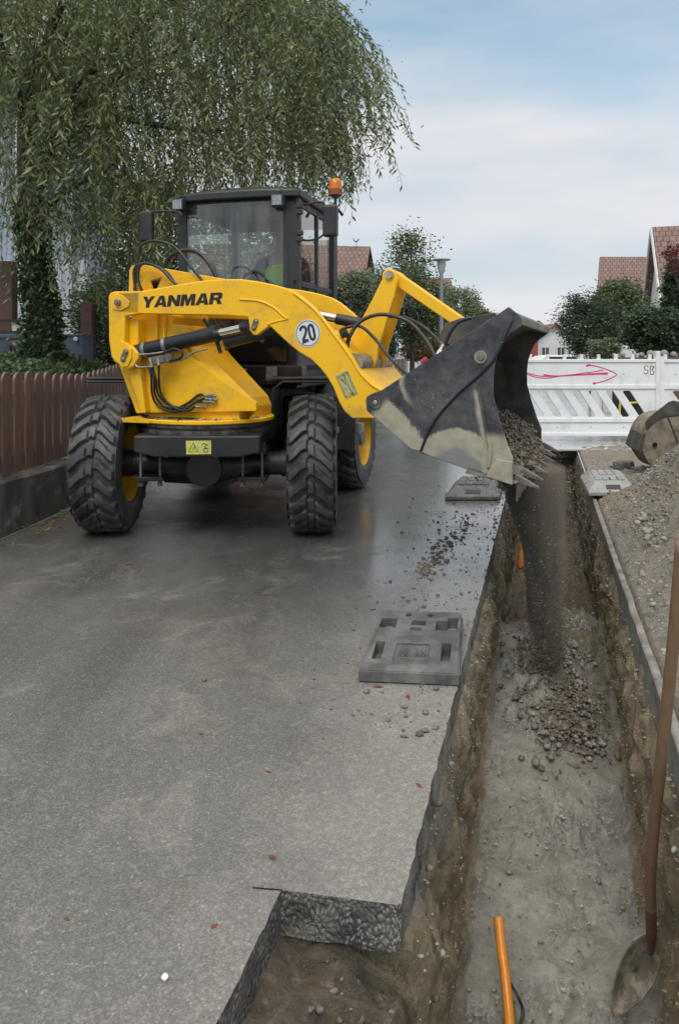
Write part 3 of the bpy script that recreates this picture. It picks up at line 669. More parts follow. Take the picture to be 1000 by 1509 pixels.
def shrub(name, label, cat, c, rad, ncl, per, cs, lsz, mat, seed, group=None, trunk=None, Wd=.5, z0=None, twigs=14):
    base = (c[0], c[1], z0 if z0 is not None else 0)
    t = tag(empty(name, base), label, cat, group)
    P, Ls, tone = clump_crown(c, rad, ncl, per, cs, lsz, seed)
    leaves(P, Ls, MT[mat], 'crown', t, Wd, seed=seed, rnd=tone)
    m = MB(); g = random.Random(seed); b = Vector(base); r0 = trunk or .04*rad[2]
    m.tube([b, b+(Vector(c)-b)*.5+Vector((g.uniform(-.1, .1), 0, 0)), Vector(c)+Vector((0, 0, rad[2]*.5))], [r0, r0*.7, r0*.2], 7)
    for i in range(twigs):
        a = g.uniform(0, 6.28); s0 = b.lerp(Vector(c), g.uniform(.3, 1)); e_ = Vector(c)+Vector((math.cos(a)*rad[0], math.sin(a)*rad[1], g.uniform(-.3, .9)*rad[2]))*.85
        m.tube([s0, s0.lerp(e_, .5)+Vector((0, 0, .08*rad[2])), e_], [r0*.4, r0*.25, r0*.08], 5)
    m.build('trunk', MT['bark'], t)
    return t
# ================================================================== WHEEL LOADER
TX, TY = -1.0, 5.72; c20, s20 = math.cos(R(20)), math.sin(R(20))
def AM(u, z, v): return Vector((TX+c20*u+s20*v, TY-s20*u+c20*v, z))       # boom frame: u along the boom, v away
def pA(x, y, v):
    k = (x-500)/F; u = (k*(TY+c20*v)-TX-s20*v)/(c20+k*s20); Y = TY-s20*u+c20*v
    return (u, H-(y-HY)*Y/F)
def PA(pts, v): return [pA(x, y, v) for x, y in pts]
def A3(x, y, v): u, z = pA(x, y, v); return AM(u, z, v)
c15, s15 = math.cos(R(15)), math.sin(R(15))
def RF(a, b, z): return Vector((-1.0+a*c15+b*s15, 6.48-a*s15+b*c15, z))    # rear frame: a to the right, b backwards
def rbox(m, a0, a1, b0, b1, z0, z1):
    return m.hexa([RF(a0, b0, z0), RF(a1, b0, z0), RF(a1, b1, z0), RF(a0, b1, z0)], [RF(a0, b0, z1), RF(a1, b0, z1), RF(a1, b1, z1), RF(a0, b1, z1)])
LD = tag(empty('wheel_loader', (TX, TY, 0)), 'yellow articulated swing wheel loader tipping its black bucket over the trench', 'wheel loader')

# ---- tyres and rims
def tyre_mesh(dr):
    NT_, N = 24, 24*25
    prof = [(-.162, .290, 0, 0), (-.170, .302, 0, 0), (-.174, .345, 0, 0), (-.180, .395, 0, 0), (-.176, .435, 0, 0)]
    prof += [(-.170, .462, .5, -1.0)]
    for i in range(37):
        w = -1+2*i/36; prof.append((w*.163, .492-.016*w*w-.010*w**8, 1, w))
    prof += [(.170, .462, .5, 1.0), (.176, .435, 0, 0), (.180, .395, 0, 0), (.174, .345, 0, 0), (.170, .302, 0, 0), (.162, .290, 0, 0)]
    M = len(prof); V = []
    for k in range(N):
        th = 2*math.pi*k/N; ct, st = math.cos(th), math.sin(th)
        for (x, r, mk, w) in prof:
            if mk:
                a = abs(w); sd = 0 if w < 0 else .5
                cv = .55*a-.16*math.sin(a*5.2)
                ph = (dr*th*NT_/(2*math.pi)+sd+cv) % 1.0; q = abs(ph-.5)
                lug = min(1, max(0, (.325-.05*a-q)/.06))
                if a < .13:
                    ph2 = (dr*th*NT_/(2*math.pi)+.25+.6*a) % 1.0; lug = min(1, max(0, (.36-abs(ph2-.5))/.05))*.85
                elif a < .17: lug *= .55
                if a > .985: lug = 0 if mk == 1 and a > .999 else lug
                r2 = r-.006+mk*lug*.035
                if mk == .5: r2 = r+lug*.012
                V.append((x+(math.copysign(.006, w)*lug if mk == .5 or a > .97 else 0), r2*st, r2*ct))
            else: V.append((x, r*st, r*ct))
    Fc = [(k*M+j, k*M+j+1, ((k+1) % N)*M+j+1, ((k+1) % N)*M+j) for k in range(N) for j in range(M-1)]
    m = MB(); m.v = V; m.f = Fc; return m
def make_wheel(dr, loc, rz):
    m = MB()
    prof = [(.300, -.165), (.318, -.172), (.318, -.160), (.292, -.150), (.275, -.12), (.262, -.10), (.262, -.06), (.15, -.045), (.15, -.022), (.262, -.035), (.275, .05), (.292, .150), (.318, .160), (.318, .172), (.300, .165), (.280, .10), (.286, -.09)]
    m.v = []; n = 48
    for (r, h) in prof:
        for k in range(n): a = 2*math.pi*k/n; m.v.append((h, r*math.cos(a), r*math.sin(a)))
    P = len(prof)
    m.f = [(i*n+k, i*n+(k+1) % n, ((i+1) % P)*n+(k+1) % n, ((i+1) % P)*n+k) for i in range(P) for k in range(n)]
    for k in range(10):
        a = 2*math.pi*k/10; m.cyl((-.05, .205*math.cos(a), .205*math.sin(a)), (-.01, .205*math.cos(a), .205*math.sin(a)), .013, 6)
    w = m.build('wheel', MT['rimyellow'], LD); smoothshade(w, 35)
    t = tyre_mesh(dr).build('tyre', MT['tyre']); t.parent = w; smoothshade(t, 32)
    h = MB(); h.lathe([(.0, -.19), (.09, -.19), (.095, -.10), (.15, -.04), (.15, .07), (.098, .075), (.095, .13), (.085, .145), (.0, .145)], (0, 0, 0), (1, 0, 0), 28)
    h = h.build('hub', MT['dullsteel']); h.parent = w; smoothshade(h)
    for o in (w, t, h):
        me = o.data
    # the meshes were authored round the wheel centre: undo the parent offset the builder took off
    Mo = Matrix.Translation(Vector((TX, TY, 0))); w.data.transform(Mo)
    w.location = Vector(loc)-Vector((TX, TY, 0)); w.rotation_euler = (0, 0, rz)
    return w
RW = .512
wf = make_wheel(1, (TX+.800, TY+.02, RW), 0)
wl = make_wheel(-1, (TX-.745, TY+.02, RW), math.pi)
for src, a in ((wf, .77), (wl, -.77)):
    c = copy_tree(src, LD); p = RF(a, 1.37, RW)-Vector((TX, TY, 0)); c.location = p; c.rotation_euler = (0, 0, R(-15)+(math.pi if a < 0 else 0))

# ---- front frame, axle, brackets
def fbox(m, x0, x1, y0, y1, z0, z1): return m.box(((x0+x1)/2, (y0+y1)/2, (z0+z1)/2), (abs(x1-x0), abs(y1-y0), abs(z1-z0)))
m = MB()
out = [(-.43, .775), (.45, .775), (.45, .655), (.30, .625), (-.28, .625), (-.43, .66)]
m.prism(out, lambda p, q, t: (TX+p, TY+t, q), -.50, .55)
fbox(m, TX-.30, TX+.32, TY+.2, TY+1.0, .45, .78)
o = m.build('front_frame', MT['black'], LD, bevel=.012)
for xx in (-.20, .15):
    b = MB(); b.cyl((TX+xx, TY-.502, .645), (TX+xx, TY-.506, .645), .022, 14); b.build('drain_hole', MT['ink'], o)
m = MB()
m.tube([(TX-.74, TY, .512), (TX-.45, TY, .512), (TX-.2, TY, .50), (TX, TY, .49), (TX+.2, TY, .50), (TX+.45, TY, .512), (TX+.74, TY, .512)], [.085, .09, .10, .16, .10, .09, .085], 20)
m.cyl((TX, TY-.17, .49), (TX, TY+.25, .49), .13, 20)
for s_ in (-1, 1):
    m.cyl((TX+s_*.56, TY, .512), (TX+s_*.66, TY, .512), .10, 24)
    fbox(m, TX+s_*.46, TX+s_*.34, TY-.14, TY+.14, .40, .43); fbox(m, TX+s_*.46, TX+s_*.34, TY-.14, TY+.14, .60, .64)
smoothshade(m.build('axle', MT['black'], LD))
for s_ in (-1, 1):
    for z_a, z_b in ((.425, .455), (.635, .67)): m = MB(); fbox(m, TX+s_*.47, TX+s_*.27, TY-.31, TY-.15, z_a, z_b); m.build('axle_bracket', MT['black'], LD, bevel=.004)
    for q in (.44, .30):
        m = MB(); m.cyl((TX+s_*q, TY-.27, .40), (TX+s_*q, TY-.27, .68), .011, 10); m.cyl((TX+s_*q, TY-.27, .385), (TX+s_*q, TY-.27, .415), .020, 6); m.cyl((TX+s_*q, TY-.27, .675), (TX+s_*q, TY-.27, .70), .020, 6)
        m.build('bolt', MT['dullsteel'], LD)
# swing ring
m = MB(); m.lathe([(.30, .765), (.475, .765), (.485, .775), (.485, .800), (.470, .806), (.470, .818), (.488, .822), (.488, .845), (.30, .845)], (TX, TY, 0), n=72)
o = m.build('swing_ring', MT['soot'], LD); smoothshade(o, 30)
for k in range(30):
    a = 2*math.pi*k/30; m = MB(); m.cyl((TX+.465*math.cos(a), TY+.465*math.sin(a), .752), (TX+.465*math.cos(a), TY+.465*math.sin(a), .768), .011, 6)
    m.build('bolt', MT['dullsteel'], o)
# fenders of the front frame
for s_ in (-1, 1):
    m = MB()
    f = [(TX+s_*.44, .66), (TX+s_*.47, 1.07), (TX+s_*.55, 1.135), (TX+s_*.98, 1.135), (TX+s_*.98, 1.115), (TX+s_*.56, 1.115), (TX+s_*.49, 1.06), (TX+s_*.46, .66)]
    m.prism(f, lambda p, q, t: (p, TY+t, q), .16, .62)
    m.box((TX+s_*.72, TY+.39, 1.15), (.52, .46, .02), rx=0)
    m.build('front_fender', MT['black'], LD, bevel=.006)

# ---- turret
VN = .42
lower = PA([(169, 534), (178, 538), (201, 609), (385, 604), (384, 588), (375, 573), (309, 514), (291, 497), (290, 470), (176, 470), (160, 500)], -VN)
z0 = .865
uL = lower[2][0]
body = [(-.60, 1.47), (-.50, 1.36), (uL+.0, z0), (.405, z0), (.41, .955), (.38, 1.02), (.06, 1.33), (.0, 1.40), (-.02, 1.55), (-.5, 1.60), (-.60, 1.6)]
m = MB()
# near and far cheek plates, set in behind the boom plates, plus the sloping nose between them
inner = lambda v: v
for sgn in (-1, 1):
    m.prism(body, lambda p, q, t: AM(p, q, t), sgn*.265, sgn*.235)
m.prism([(-.60, 1.47), (-.50, 1.36), (uL, z0), (uL+.02, z0), (-.47, 1.37), (-.57, 1.48), (-.57, 1.6), (-.60, 1.6)], AM, -.235, .235)      # back
m.prism([(.39, z0), (.405, z0), (.41, .955), (.38, 1.02), (.06, 1.33), (0, 1.40), (-.02, 1.55), (-.04, 1.55), (-.02, 1.39), (.045, 1.32), (.365, 1.01), (.39, .95)], AM, -.235, .235)
tur = m.build('turret', MT['yellow'], LD, bevel=.008)
# outer cheek with rounded clevis: upright at the left end
up = PA([(159.5, 436), (162, 431), (168, 429), (205, 429), (205, 462), (184, 466), (183, 505), (196, 512), (203, 520), (203, 528), (196, 540), (186, 545), (178, 538), (170, 534), (164, 526), (160, 500)], -VN)
for sg in (1, -1):
    m = MB(); m.prism(up, AM, -VN*sg-.0, (-VN+.06)*sg); m.build('turret_upright', MT['yellow'], tur, bevel=.010, seg=3)
    m = MB(); rb = PA([(164, 470), (196, 468), (196, 520), (207, 610), (200, 610), (178, 540), (164, 526)], -VN)
    m.prism(rb, AM, (-VN+.06)*sg, -.24*sg); m.build('turret_web', MT['yellow'], tur, bevel=.01)
m = MB()
for x0 in (232, 243): a = pA(x0, 462, -.27)[0]; m.prism([(a, 1.45), (a+.014, 1.45), (a+.014, 1.72), (a, 1.72)], AM, -.265, -.30)
m.prism([(-.5, 1.55), (-.16, 1.54), (-.14, 1.62), (-.20, 1.72), (-.5, 1.76)], AM, -.262, .262)
m.build('turret_rib', MT['yellow'], tur, bevel=.006)
# lower outer plate: from the cylinder line down to the base, front edge folded inwards
m = MB(); pl = PA([(176, 540), (200.5, 609), (377, 606), (377, 593), (277, 524), (262, 508), (200, 512)], -.295)
m.prism(pl, AM, -.295, -.262); 
qa = [AM(*pA(x, y, -.295), -.295) for x, y in ((377, 606), (377, 593), (277, 524), (262, 508))]
qb = [AM(.40, z0, -.12), AM(.405, .955, -.12), AM(.06, 1.345, -.12), AM(-.02, 1.43, -.12)]
m.add(qa+qb, [(0, 1, 5, 4), (1, 2, 6, 5), (2, 3, 7, 6)])
m.build('turret_skirt', MT['yellow'], tur, bevel=.006)
# round base plate
m = MB(); m.lathe([(.05, .848), (.498, .848), (.502, .854), (.502, .872), (.495, .878), (.05, .878)], (TX, TY, 0), n=80)
m.prism([(-.46, .848), (.1, .848), (.1, .878), (-.46, .878)], AM, -.45, .45)
o = m.build('turret_base', MT['yellow'], LD); smoothshade(o, 30)
pts = []
for i in range(420):
    a = R(rng.uniform(-165, -15)); r = rng.uniform(.36, .495); pts.append((TX+r*math.cos(a), TY+r*math.sin(a), .879, .002+min(.012, rng.exponential(.0045))))
rubble('dried_dirt', pts, MT['soil'], 'oct', parent=o, flat=.5)
# ---- centre mast plates that carry the tilt cylinder
for v in (-.16, .16):
    m = MB(); q = PA([(190, 456), (192, 398), (196, 391), (210, 389.5), (332, 411), (336, 438), (328, 452)], -.16)
    hl = PA([(222, 414), (240, 408), (228, 436)], -.16)
    m.prism(q, AM, v-.015, v+.015, holes=[hl]); m.build('mast_plate', MT['yellow'], LD, bevel=.005)
m = MB(); m.prism(PA([(196, 396), (206, 392), (212, 420), (200, 424)], -.16), AM, -.145, .145); m.build('mast_crossbar', MT['yellow'], LD, bevel=.005)

# ---- boom
boomN = [(166, 447), (168, 436), (176, 430), (196, 430.5), (235, 424), (270, 417.5), (300, 413), (330, 411), (355, 411), (378, 414), (400, 418.5), (425, 425.5), (440, 434), (463, 453), (489, 486), (507, 508), (518, 525), (530, 546), (545, 562), (566, 575), (575, 583), (572, 600), (560, 611), (551, 616.6), (518.6, 616.6), (507, 606), (499, 592), (491, 571), (480, 553), (470, 541), (459, 530), (440, 518.5), (428, 509), (418.5, 500.5), (397, 480), (383, 490), (378, 494), (372, 493), (368, 487), (365, 467), (330, 464.5), (300, 464), (250, 463), (200, 462), (176, 461), (168, 455)]
prof = PA(boomN, -VN)
booms = []
for sg in (-1, 1):
    m = MB(); m.prism(prof, AM, sg*VN, sg*(VN-.05)); o = m.build('boom_arm', MT['yellow'], LD, bevel=.009, seg=3); booms.append(o)
bn = booms[0]
# raised flange along the upper edge (weld bead) and pressed ridge near the clevis
fl = PA([(432, 430), (463, 455), (489, 488), (516, 525), (530, 548), (548, 566), (566, 577)], -VN)
m = MB(); m.tube([AM(u, z-.004, -VN-.003) for u, z in fl], .007, 8); m.tube([AM(u, z, -VN-.001) for u, z in PA([(353, 441), (380, 443), (402, 452), (417, 465), (424, 470)], -VN)], .008, 8)
m.tube([AM(u, z, -VN-.001) for u, z in PA([(424, 470), (405, 474), (394, 478)], -VN)], .006, 8)
m.build('weld_bead', MT['yellow'], bn, smooth=True)
# top flange between arm plates: wide yellow sheets seen above the near plate
m = MB(); cr = PA([(487, 484), (500, 500), (530, 546), (548, 563), (575, 583), (560, 585), (520, 556), (505, 530), (488, 500)], -VN)
m.prism(cr, AM, -VN+.05, VN-.05); m.build('boom_crossbeam', MT['yellow'], LD, bevel=.02)
def pin(x, y, v, r, par, L_=.025, mat='steel', n=20):
    u, z = pA(x, y, v); m = MB(); m.cyl(AM(u, z, v), AM(u, z, v-L_), r, n); m.cyl(AM(u, z, v-L_), AM(u, z, v-L_-.006), r*.6, n); return m.build('pin', MT[mat], par, bevel=.003)
def boss(x0, y0, x1, y1, w, v, par, t=.012):
    a, b = Vector(pA(x0, y0, v)), Vector(pA(x1, y1, v)); d = (b-a).normalized(); n_ = Vector((-d.y, d.x)); pts = []
    for k in range(9): an = math.pi*k/8; q = b+(d*math.sin(an)+n_*math.cos(an))*w/2; pts.append((q.x, q.y))
    for k in range(9): an = math.pi*k/8; q = a-(d*math.sin(an)+n_*math.cos(an))*w/2; pts.append((q.x, q.y))
    m = MB(); m.prism(pts, AM, v, v-t); o = m.build('pin_keeper', MT['dullsteel'], par, bevel=.003)
    for (x, y) in ((x0, y0), (x1, y1)): pin(x, y, v-t, w*.30, o, .008)
# raised lugs around pins
m = MB(); m.prism(PA([(164, 440), (170, 433), (180, 434), (192, 444), (190, 452), (178, 458), (167, 456)], -VN), AM, -VN, -VN-.008); m.build('lug', MT['yellow'], bn, bevel=.006)
m = MB(); m.prism(PA([(178, 500), (188, 506), (195, 514), (195, 528), (189, 540), (180, 541), (174, 532), (174, 518)], -VN), AM, -VN-.002, -VN-.012); m.build('lug', MT['yellow'], tur, bevel=.005)
pin(174.5, 445.5, -VN-.008, .024, bn)
boss(186, 518, 181.5, 529, .040, -VN-.012, tur)
boss(377.5, 473, 374, 483, .036, -VN, bn)
# bell crank, link
bc = [(563.6, 412), (564.5, 402), (569, 397), (577, 396), (583.5, 401), (586.5, 412), (582, 436), (575, 458), (565, 492), (558, 512), (556, 530), (548, 548), (534, 552), (522, 540), (516, 520), (518, 500), (526, 484), (537, 464), (550, 440)]
for v in (-.11, .11):
    m = MB(); m.prism(PA(bc, -.11), AM, v-.02, v+.02); m.build('bell_crank', MT['yellow'], LD, bevel=.007)
m = MB(); u_, z_ = pA(573, 404.5, -.14); m.cyl(AM(u_, z_, -.15), AM(u_, z_, .15), .028, 20); u_, z_ = pA(537, 535, -.11); m.cyl(AM(u_, z_, -.36), AM(u_, z_, .36), .07, 24)
smoothshade(m.build('pivot_shaft', MT['steel'], LD))
lk = [(570, 400), (576, 396), (584, 399), (683, 468), (692, 477), (696, 487), (690, 495), (678, 489), (672, 480), (590, 424), (575, 414)]
for v in (-.055, .055):
    m = MB(); m.prism(PA(lk, 0), AM, v-.012, v+.012); m.build('tilt_link', MT['yellow'], LD, bevel=.006)
m = MB(); m.prism(PA([(590, 408), (680, 470), (672, 480), (592, 424)], 0), AM, -.043, .043); m.build('link_web', MT['yellow'], LD)
# tilt cylinder in the middle
p0, p1 = A3(212, 412, 0), A3(548, 480, 0); d_ = (p1-p0)
m = MB(); m.cyl(p0, p0+d_*.58, .052, 24); m.cyl(p0+d_*.58, p0+d_*.60, .058, 24); smoothshade(m.build('tilt_cylinder', MT['black'], LD))
m = MB(); m.cyl(p0+d_*.60, p0+d_*.86, .030, 20); smoothshade(m.build('piston_rod', MT['chrome'], LD))
m = MB(); m.cyl(p0+d_*.86, p1, .040, 20); m.cyl(p1+Vector(AM(0, 0, -.08)-AM(0, 0, 0)), p1+Vector(AM(0, 0, .08)-AM(0, 0, 0)), .055, 20); smoothshade(m.build('rod_eye', MT['black'], LD))
# lift cylinders
for sg in (-1, 1):
    v = sg*(VN+.03) if sg < 0 else .40
    vv = -.345 if sg < 0 else .345
    a = AM(*pA(182, 523, -.345), vv); b = AM(*pA(376, 478, -.345), vv); d_ = b-a
    cyl_ = MB(); cyl_.cyl(a-d_*.0, a+d_*.06, .052, 20); cyl_.cyl(a+d_*.05, a+d_*.70, .055, 28); cyl_.cyl(a+d_*.70, a+d_*.73, .060, 28)
    cyl_.cyl(a+Vector(AM(0, 0, -.05)-AM(0, 0, 0)), a+Vector(AM(0, 0, .05)-AM(0, 0, 0)), .055, 20)
    co = cyl_.build('lift_cylinder', MT['black'], LD); smoothshade(co, 30)
    m = MB(); m.cyl(a+d_*.73, a+d_*.90, .026, 20); smoothshade(m.build('piston_rod', MT['chrome'], co))
    m = MB(); m.cyl(a+d_*.90, b, .036, 20); m.cyl(b+Vector(AM(0, 0, -.04)-AM(0, 0, 0)), b+Vector(AM(0, 0, .04)-AM(0, 0, 0)), .05, 20); smoothshade(m.build('rod_eye', MT['black'], co))
    for q in (.17, .33):
        m = MB(); m.cyl(a+d_*q, a+d_*(q+.025), .060, 28); smoothshade(m.build('clamp_band', MT['steel'], co))
# second dark cylinder seen below and behind the rod
a, b = A3(330, 503, -.26), A3(470, 468, -.05); m = MB(); m.cyl(a, b, .055, 20); m.build('steering_cylinder', MT['blacksat'], LD, smooth=False)
# steel pipes and manifold under the near cylinder
def hose(pts, vs, r=.011, mat='rubber', name='hose', par=None):
    if not isinstance(vs, (list, tuple)): vs = [vs]*len(pts)
    m = MB(); m.tube([A3(x, y, v) for (x, y), v in zip(pts, vs)], r, 10); m.smooth = True; return m.build(name, MT[mat], par or LD)
w = -.405
hose([(222, 540), (205, 541), (199, 536), (198, 527), (203, 523), (225, 521), (245, 518)], w, .008, 'steel', 'steel_pipe')
hose([(250, 533), (265, 531), (275, 526), (283, 520), (304, 514)], w, .008, 'steel', 'steel_pipe')
hose([(240, 520), (256, 514), (268, 519), (266, 527), (252, 531)], w-.01, .009)
m = MB(); m.prism(PA([(223, 527), (252, 521), (254, 531), (225, 538)], w), AM, w-.02, w+.03); m.prism(PA([(246, 522), (250, 521), (252, 534), (247, 535)], w), AM, w-.03, w-.02)
m.build('manifold_block', MT['dullsteel'], LD, bevel=.004)
m = MB(); m.tube([A3(221, 527, w-.02), A3(224, 541, w-.02)], .015, 10, False); m.tube([A3(233, 527, w-.02), A3(234, 538, w-.02)], .014, 10, False); m.build('hose_fitting', MT['steel'], LD)
H4 = [([(219, 539), (223, 556), (224, 580), (232, 597), (252, 606), (272, 603), (292, 590), (303, 587.5)], 0),
      ([(222, 540), (227, 558), (228, 580), (238, 596), (256, 602), (276, 594), (292, 582), (301, 582)], .02),
      ([(225, 541), (230, 560), (232, 578), (241, 591), (258, 599.5), (276, 600), (288, 593), (300, 591.5)], .01),
      ([(234, 538), (234, 556), (236, 576), (244, 590), (262, 603), (280, 604), (286, 600), (288, 599)], -.01)]
for P, dv_ in H4:
    hose(P, [w, w+.01, w+.05]+[-.318+dv_*.5]*5, .0085)
    x, y = P[-1]; a, b = A3(x, y, -.318), A3(x+17, y+1.5, -.325); m = MB(); m.cyl(a, a.lerp(b, .55), .011, 8); m.cyl(a.lerp(b, .5), a.lerp(b, .8), .014, 6); m.cyl(a.lerp(b, .8), b, .009, 8); m.build('hose_coupling', MT['steel'], LD)
# hoses above the turret
hose([(198, 428), (201, 400), (203, 380), (208, 362), (222, 355), (243, 357), (262, 368), (283, 395), (302, 418)], [-.2]*5+[-.22]*4, .011)
hose([(209, 428), (203, 410), (206, 392), (217, 388), (237, 396), (252, 412), (262, 421)], -.28, .011)
hose([(200, 428), (197, 402), (203, 390), (222, 389), (245, 400), (256, 416)], -.24, .011)
# corrugated guard
pc = catmull([A3(x, y, -.10) for x, y in [(240, 402), (246, 384), (258, 373), (275, 368.5), (292, 372), (306, 385), (314, 398), (322, 416)]], 10)
rr = []; 
m = MB(); m.tube(pc, [.019 if i % 2 else .0145 for i in range(len(pc))], 12, False); m.smooth = True; m.build('hose_guard', MT['rubber'], LD)
hose([(300, 470), (308, 482), (318, 500), (325, 520)], -.3, .014); hose([(314, 470), (322, 486), (330, 500), (335, 516)], -.28, .014)
# hoses at the bell crank and bucket
hose([(514, 528), (512, 516), (514, 498), (530, 474), (562, 463), (600, 473), (622, 494), (634, 512), (642, 528)], [-.34, -.34, -.32, -.28, -.25, -.25, -.3, -.35, -.4], .013)
hose([(495, 496), (506, 484), (531, 481), (554, 501), (575, 528), (600, 552)], [-.3, -.28, -.28, -.35, -.45, -.6], .011)
hose([(572, 466), (596, 468), (620, 479), (640, 496), (652, 512)], [-.1, -.1, -.15, -.2, -.3], .012)
hose([(649, 520), (656, 505), (664, 488), (676, 474), (694, 468)], -.3, .012)
m = MB(); a, b = A3(642, 530, -.38), A3(653, 508, -.34); m.cyl(a, b, .016, 8); m.cyl(a.lerp(b, .3), a.lerp(b, .6), .021, 6); m.build('hose_fitting', MT['steel'], LD)
m = MB(); m.cyl(A3(622, 536, -.5), A3(630, 530, -.5), .026, 10); m.build('dust_cap', simple('red_cap', (.35, .02, .03), .5), LD)
m = MB(); m.cyl(A3(507, 491, -.36), A3(516, 502, -.34), .009, 8); m.cyl(A3(503, 494, -.37), A3(511, 489, -.37), .026, 12); m.build('breather_knob', MT['rubber'], LD)

# ---- lettering and signs on the near boom plate
GL = {'Y': ([(0,1),(.34,1),(.5,.66),(.68,1),(1,1),(.66,.42),(.66,0),(.35,0),(.35,.42)], []),
 'A': ([(0,0),(.33,1),(.69,1),(1,0),(.70,0),(.655,.17),(.345,.17),(.30,0)], [[(.405,.38),(.595,.38),(.50,.76)]]),
 'N': ([(0,0),(0,1),(.31,1),(.70,.46),(.70,1),(1,1),(1,0),(.69,0),(.30,.54),(.30,0)], []),
 'M': ([(0,0),(.03,1),(.36,1),(.5,.50),(.64,1),(.97,1),(1,0),(.74,0),(.725,.60),(.58,0),(.42,0),(.275,.60),(.26,0)], []),
 'R': ([(0,0),(0,1),(.78,1),(.95,.88),(.95,.54),(.80,.42),(1,0),(.67,0),(.52,.36),(.30,.36),(.30,0)], [[(.30,.58),(.30,.78),(.60,.78),(.64,.74),(.64,.62),(.60,.58)]])}
def word(txt, p00, p10, p01, mp3, t0, t1, name, mat, par, widths, gap=.06, shear=.0):
    """p00 baseline start, p10 baseline end, p01 top of first letter, in plane coords"""
    p00, p10, p01 = Vector(p00), Vector(p10), Vector(p01); tot = sum(widths[c] for c in txt)+gap*(len(txt)-1); x = 0
    m = MB()
    for ch in txt:
        w_ = widths[ch]; o_, hs = GL[ch]
        T = lambda P: [tuple(p00+(p10-p00)*((x+a*w_)/tot)+(p01-p00)*b) for a, b in P]
        m.prism(T(o_), mp3, t0, t1, holes=[T(h) for h in hs]); x += w_+gap
    return m.build(name, mat, par)
wd = {'Y': 1.05, 'A': 1.1, 'N': 1.05, 'M': 1.25, 'R': 1.05}
# letter tops lean: the sheared baseline vector goes from the bottom-left to the top-left corner of the first letter
word('YANMAR', pA(208.5, 453.5, -VN), pA(326.5, 447.5, -VN), pA(206.5+4.5, 437, -VN), AM, -VN-.0005, -VN-.0022, 'brand_lettering', MT['ink'], bn, wd, .05)
def circ(c, r, n=40, a0=0): return [(c[0]+r*math.cos(a0+2*math.pi*k/n), c[1]+r*math.sin(a0+2*math.pi*k/n)) for k in range(n)]
cs = pA(453.5, 491, -VN); rs = .0915
m = MB(); m.prism(circ(cs, rs, 56), AM, -VN-.0008, -VN-.003); sign = m.build('speed_sign', MT['white'], bn)
m = MB(); m.ribbon(circ(cs, rs*.90, 56), .004, AM, -VN-.003, -VN-.0042, True); m.build('sign_border', MT['inkblue'], sign)
ang = R(13)      # the sticker sits slightly turned
def S2(p, q): p, q = p*rs, q*rs; return (cs[0]+p*math.cos(ang)-q*math.sin(ang), cs[1]+p*math.sin(ang)+q*math.cos(ang))
two = [(-.50, .30), (-.48, .44), (-.38, .54), (-.25, .56), (-.12, .50), (-.06, .36), (-.10, .16), (-.24, -.10), (-.42, -.34), (-.50, -.50), (-.04, -.50)]
zero = [(.14, .28), (.18, .46), (.32, .56), (.46, .46), (.50, .28), (.50, -.26), (.46, -.44), (.32, -.54), (.18, -.44), (.14, -.26)]
m = MB(); m.ribbon([S2(*p) for p in two], .0165, AM, -VN-.003, -VN-.0045); m.ribbon([S2(*p) for p in zero], .0165, AM, -VN-.003, -VN-.0045, True); m.build('speed_numerals', MT['inkblue'], sign)
lb = PA([(494, 554), (512, 545), (527.5, 580), (509.5, 588)], -VN)
m = MB(); m.prism(lb, AM, -VN-.0008, -VN-.0025); lo = m.build('warning_label', MT['label2'], bn)
m = MB(); q = lambda pts: PA(pts, -VN)
m.ribbon(q([(499, 556), (507, 552), (510, 566)]), .0035, AM, -VN-.0025, -VN-.0035, True); m.ribbon(q([(504, 557), (506, 562)]), .0035, AM, -VN-.0025, -VN-.0035)
m.ribbon(q([(512, 565), (515, 573), (518, 577), (521, 581)]), .003, AM, -VN-.0025, -VN-.0035); m.ribbon(q([(516, 579), (521, 582), (520, 577)]), .004, AM, -VN-.0025, -VN-.0035)
m.ribbon(q([(496, 556), (511.5, 548), (524.5, 579), (509, 585.5)]), .002, AM, -VN-.0025, -VN-.0033, True)
m.build('warning_symbol', MT['ink'], lo)
# label on the front frame
YF = TY-.50; FP = lambda p, q, t: (p, YF-t, q)
def pf(x, y): return ((x-500)*YF/F, H-(y-HY)*YF/F)
m = MB(); m.prism([pf(274, 649.5), pf(311, 649), pf(311, 669), pf(274.5, 669.5)], FP, .0, .003); lo = m.build('warning_label', MT['label'], LD)
m = MB(); m.ribbon([pf(278, 665.5), pf(285, 652.5), pf(292, 665.5)], .0035, FP, .003, .004, True); m.ribbon([pf(283, 663), pf(286, 659), pf(286.5, 656), pf(287, 663)], .003, FP, .003, .004)
m.ribbon([pf(297, 656), pf(300, 653), pf(306, 656), pf(301, 658), pf(305, 661)], .004, FP, .003, .004); m.ribbon([pf(300, 661), pf(307, 661), pf(306, 666), pf(300, 666)], .003, FP, .003, .004, True); m.ribbon([pf(302, 657), pf(303, 661)], .004, FP, .003, .004)
m.build('warning_symbol', MT['ink'], lo)

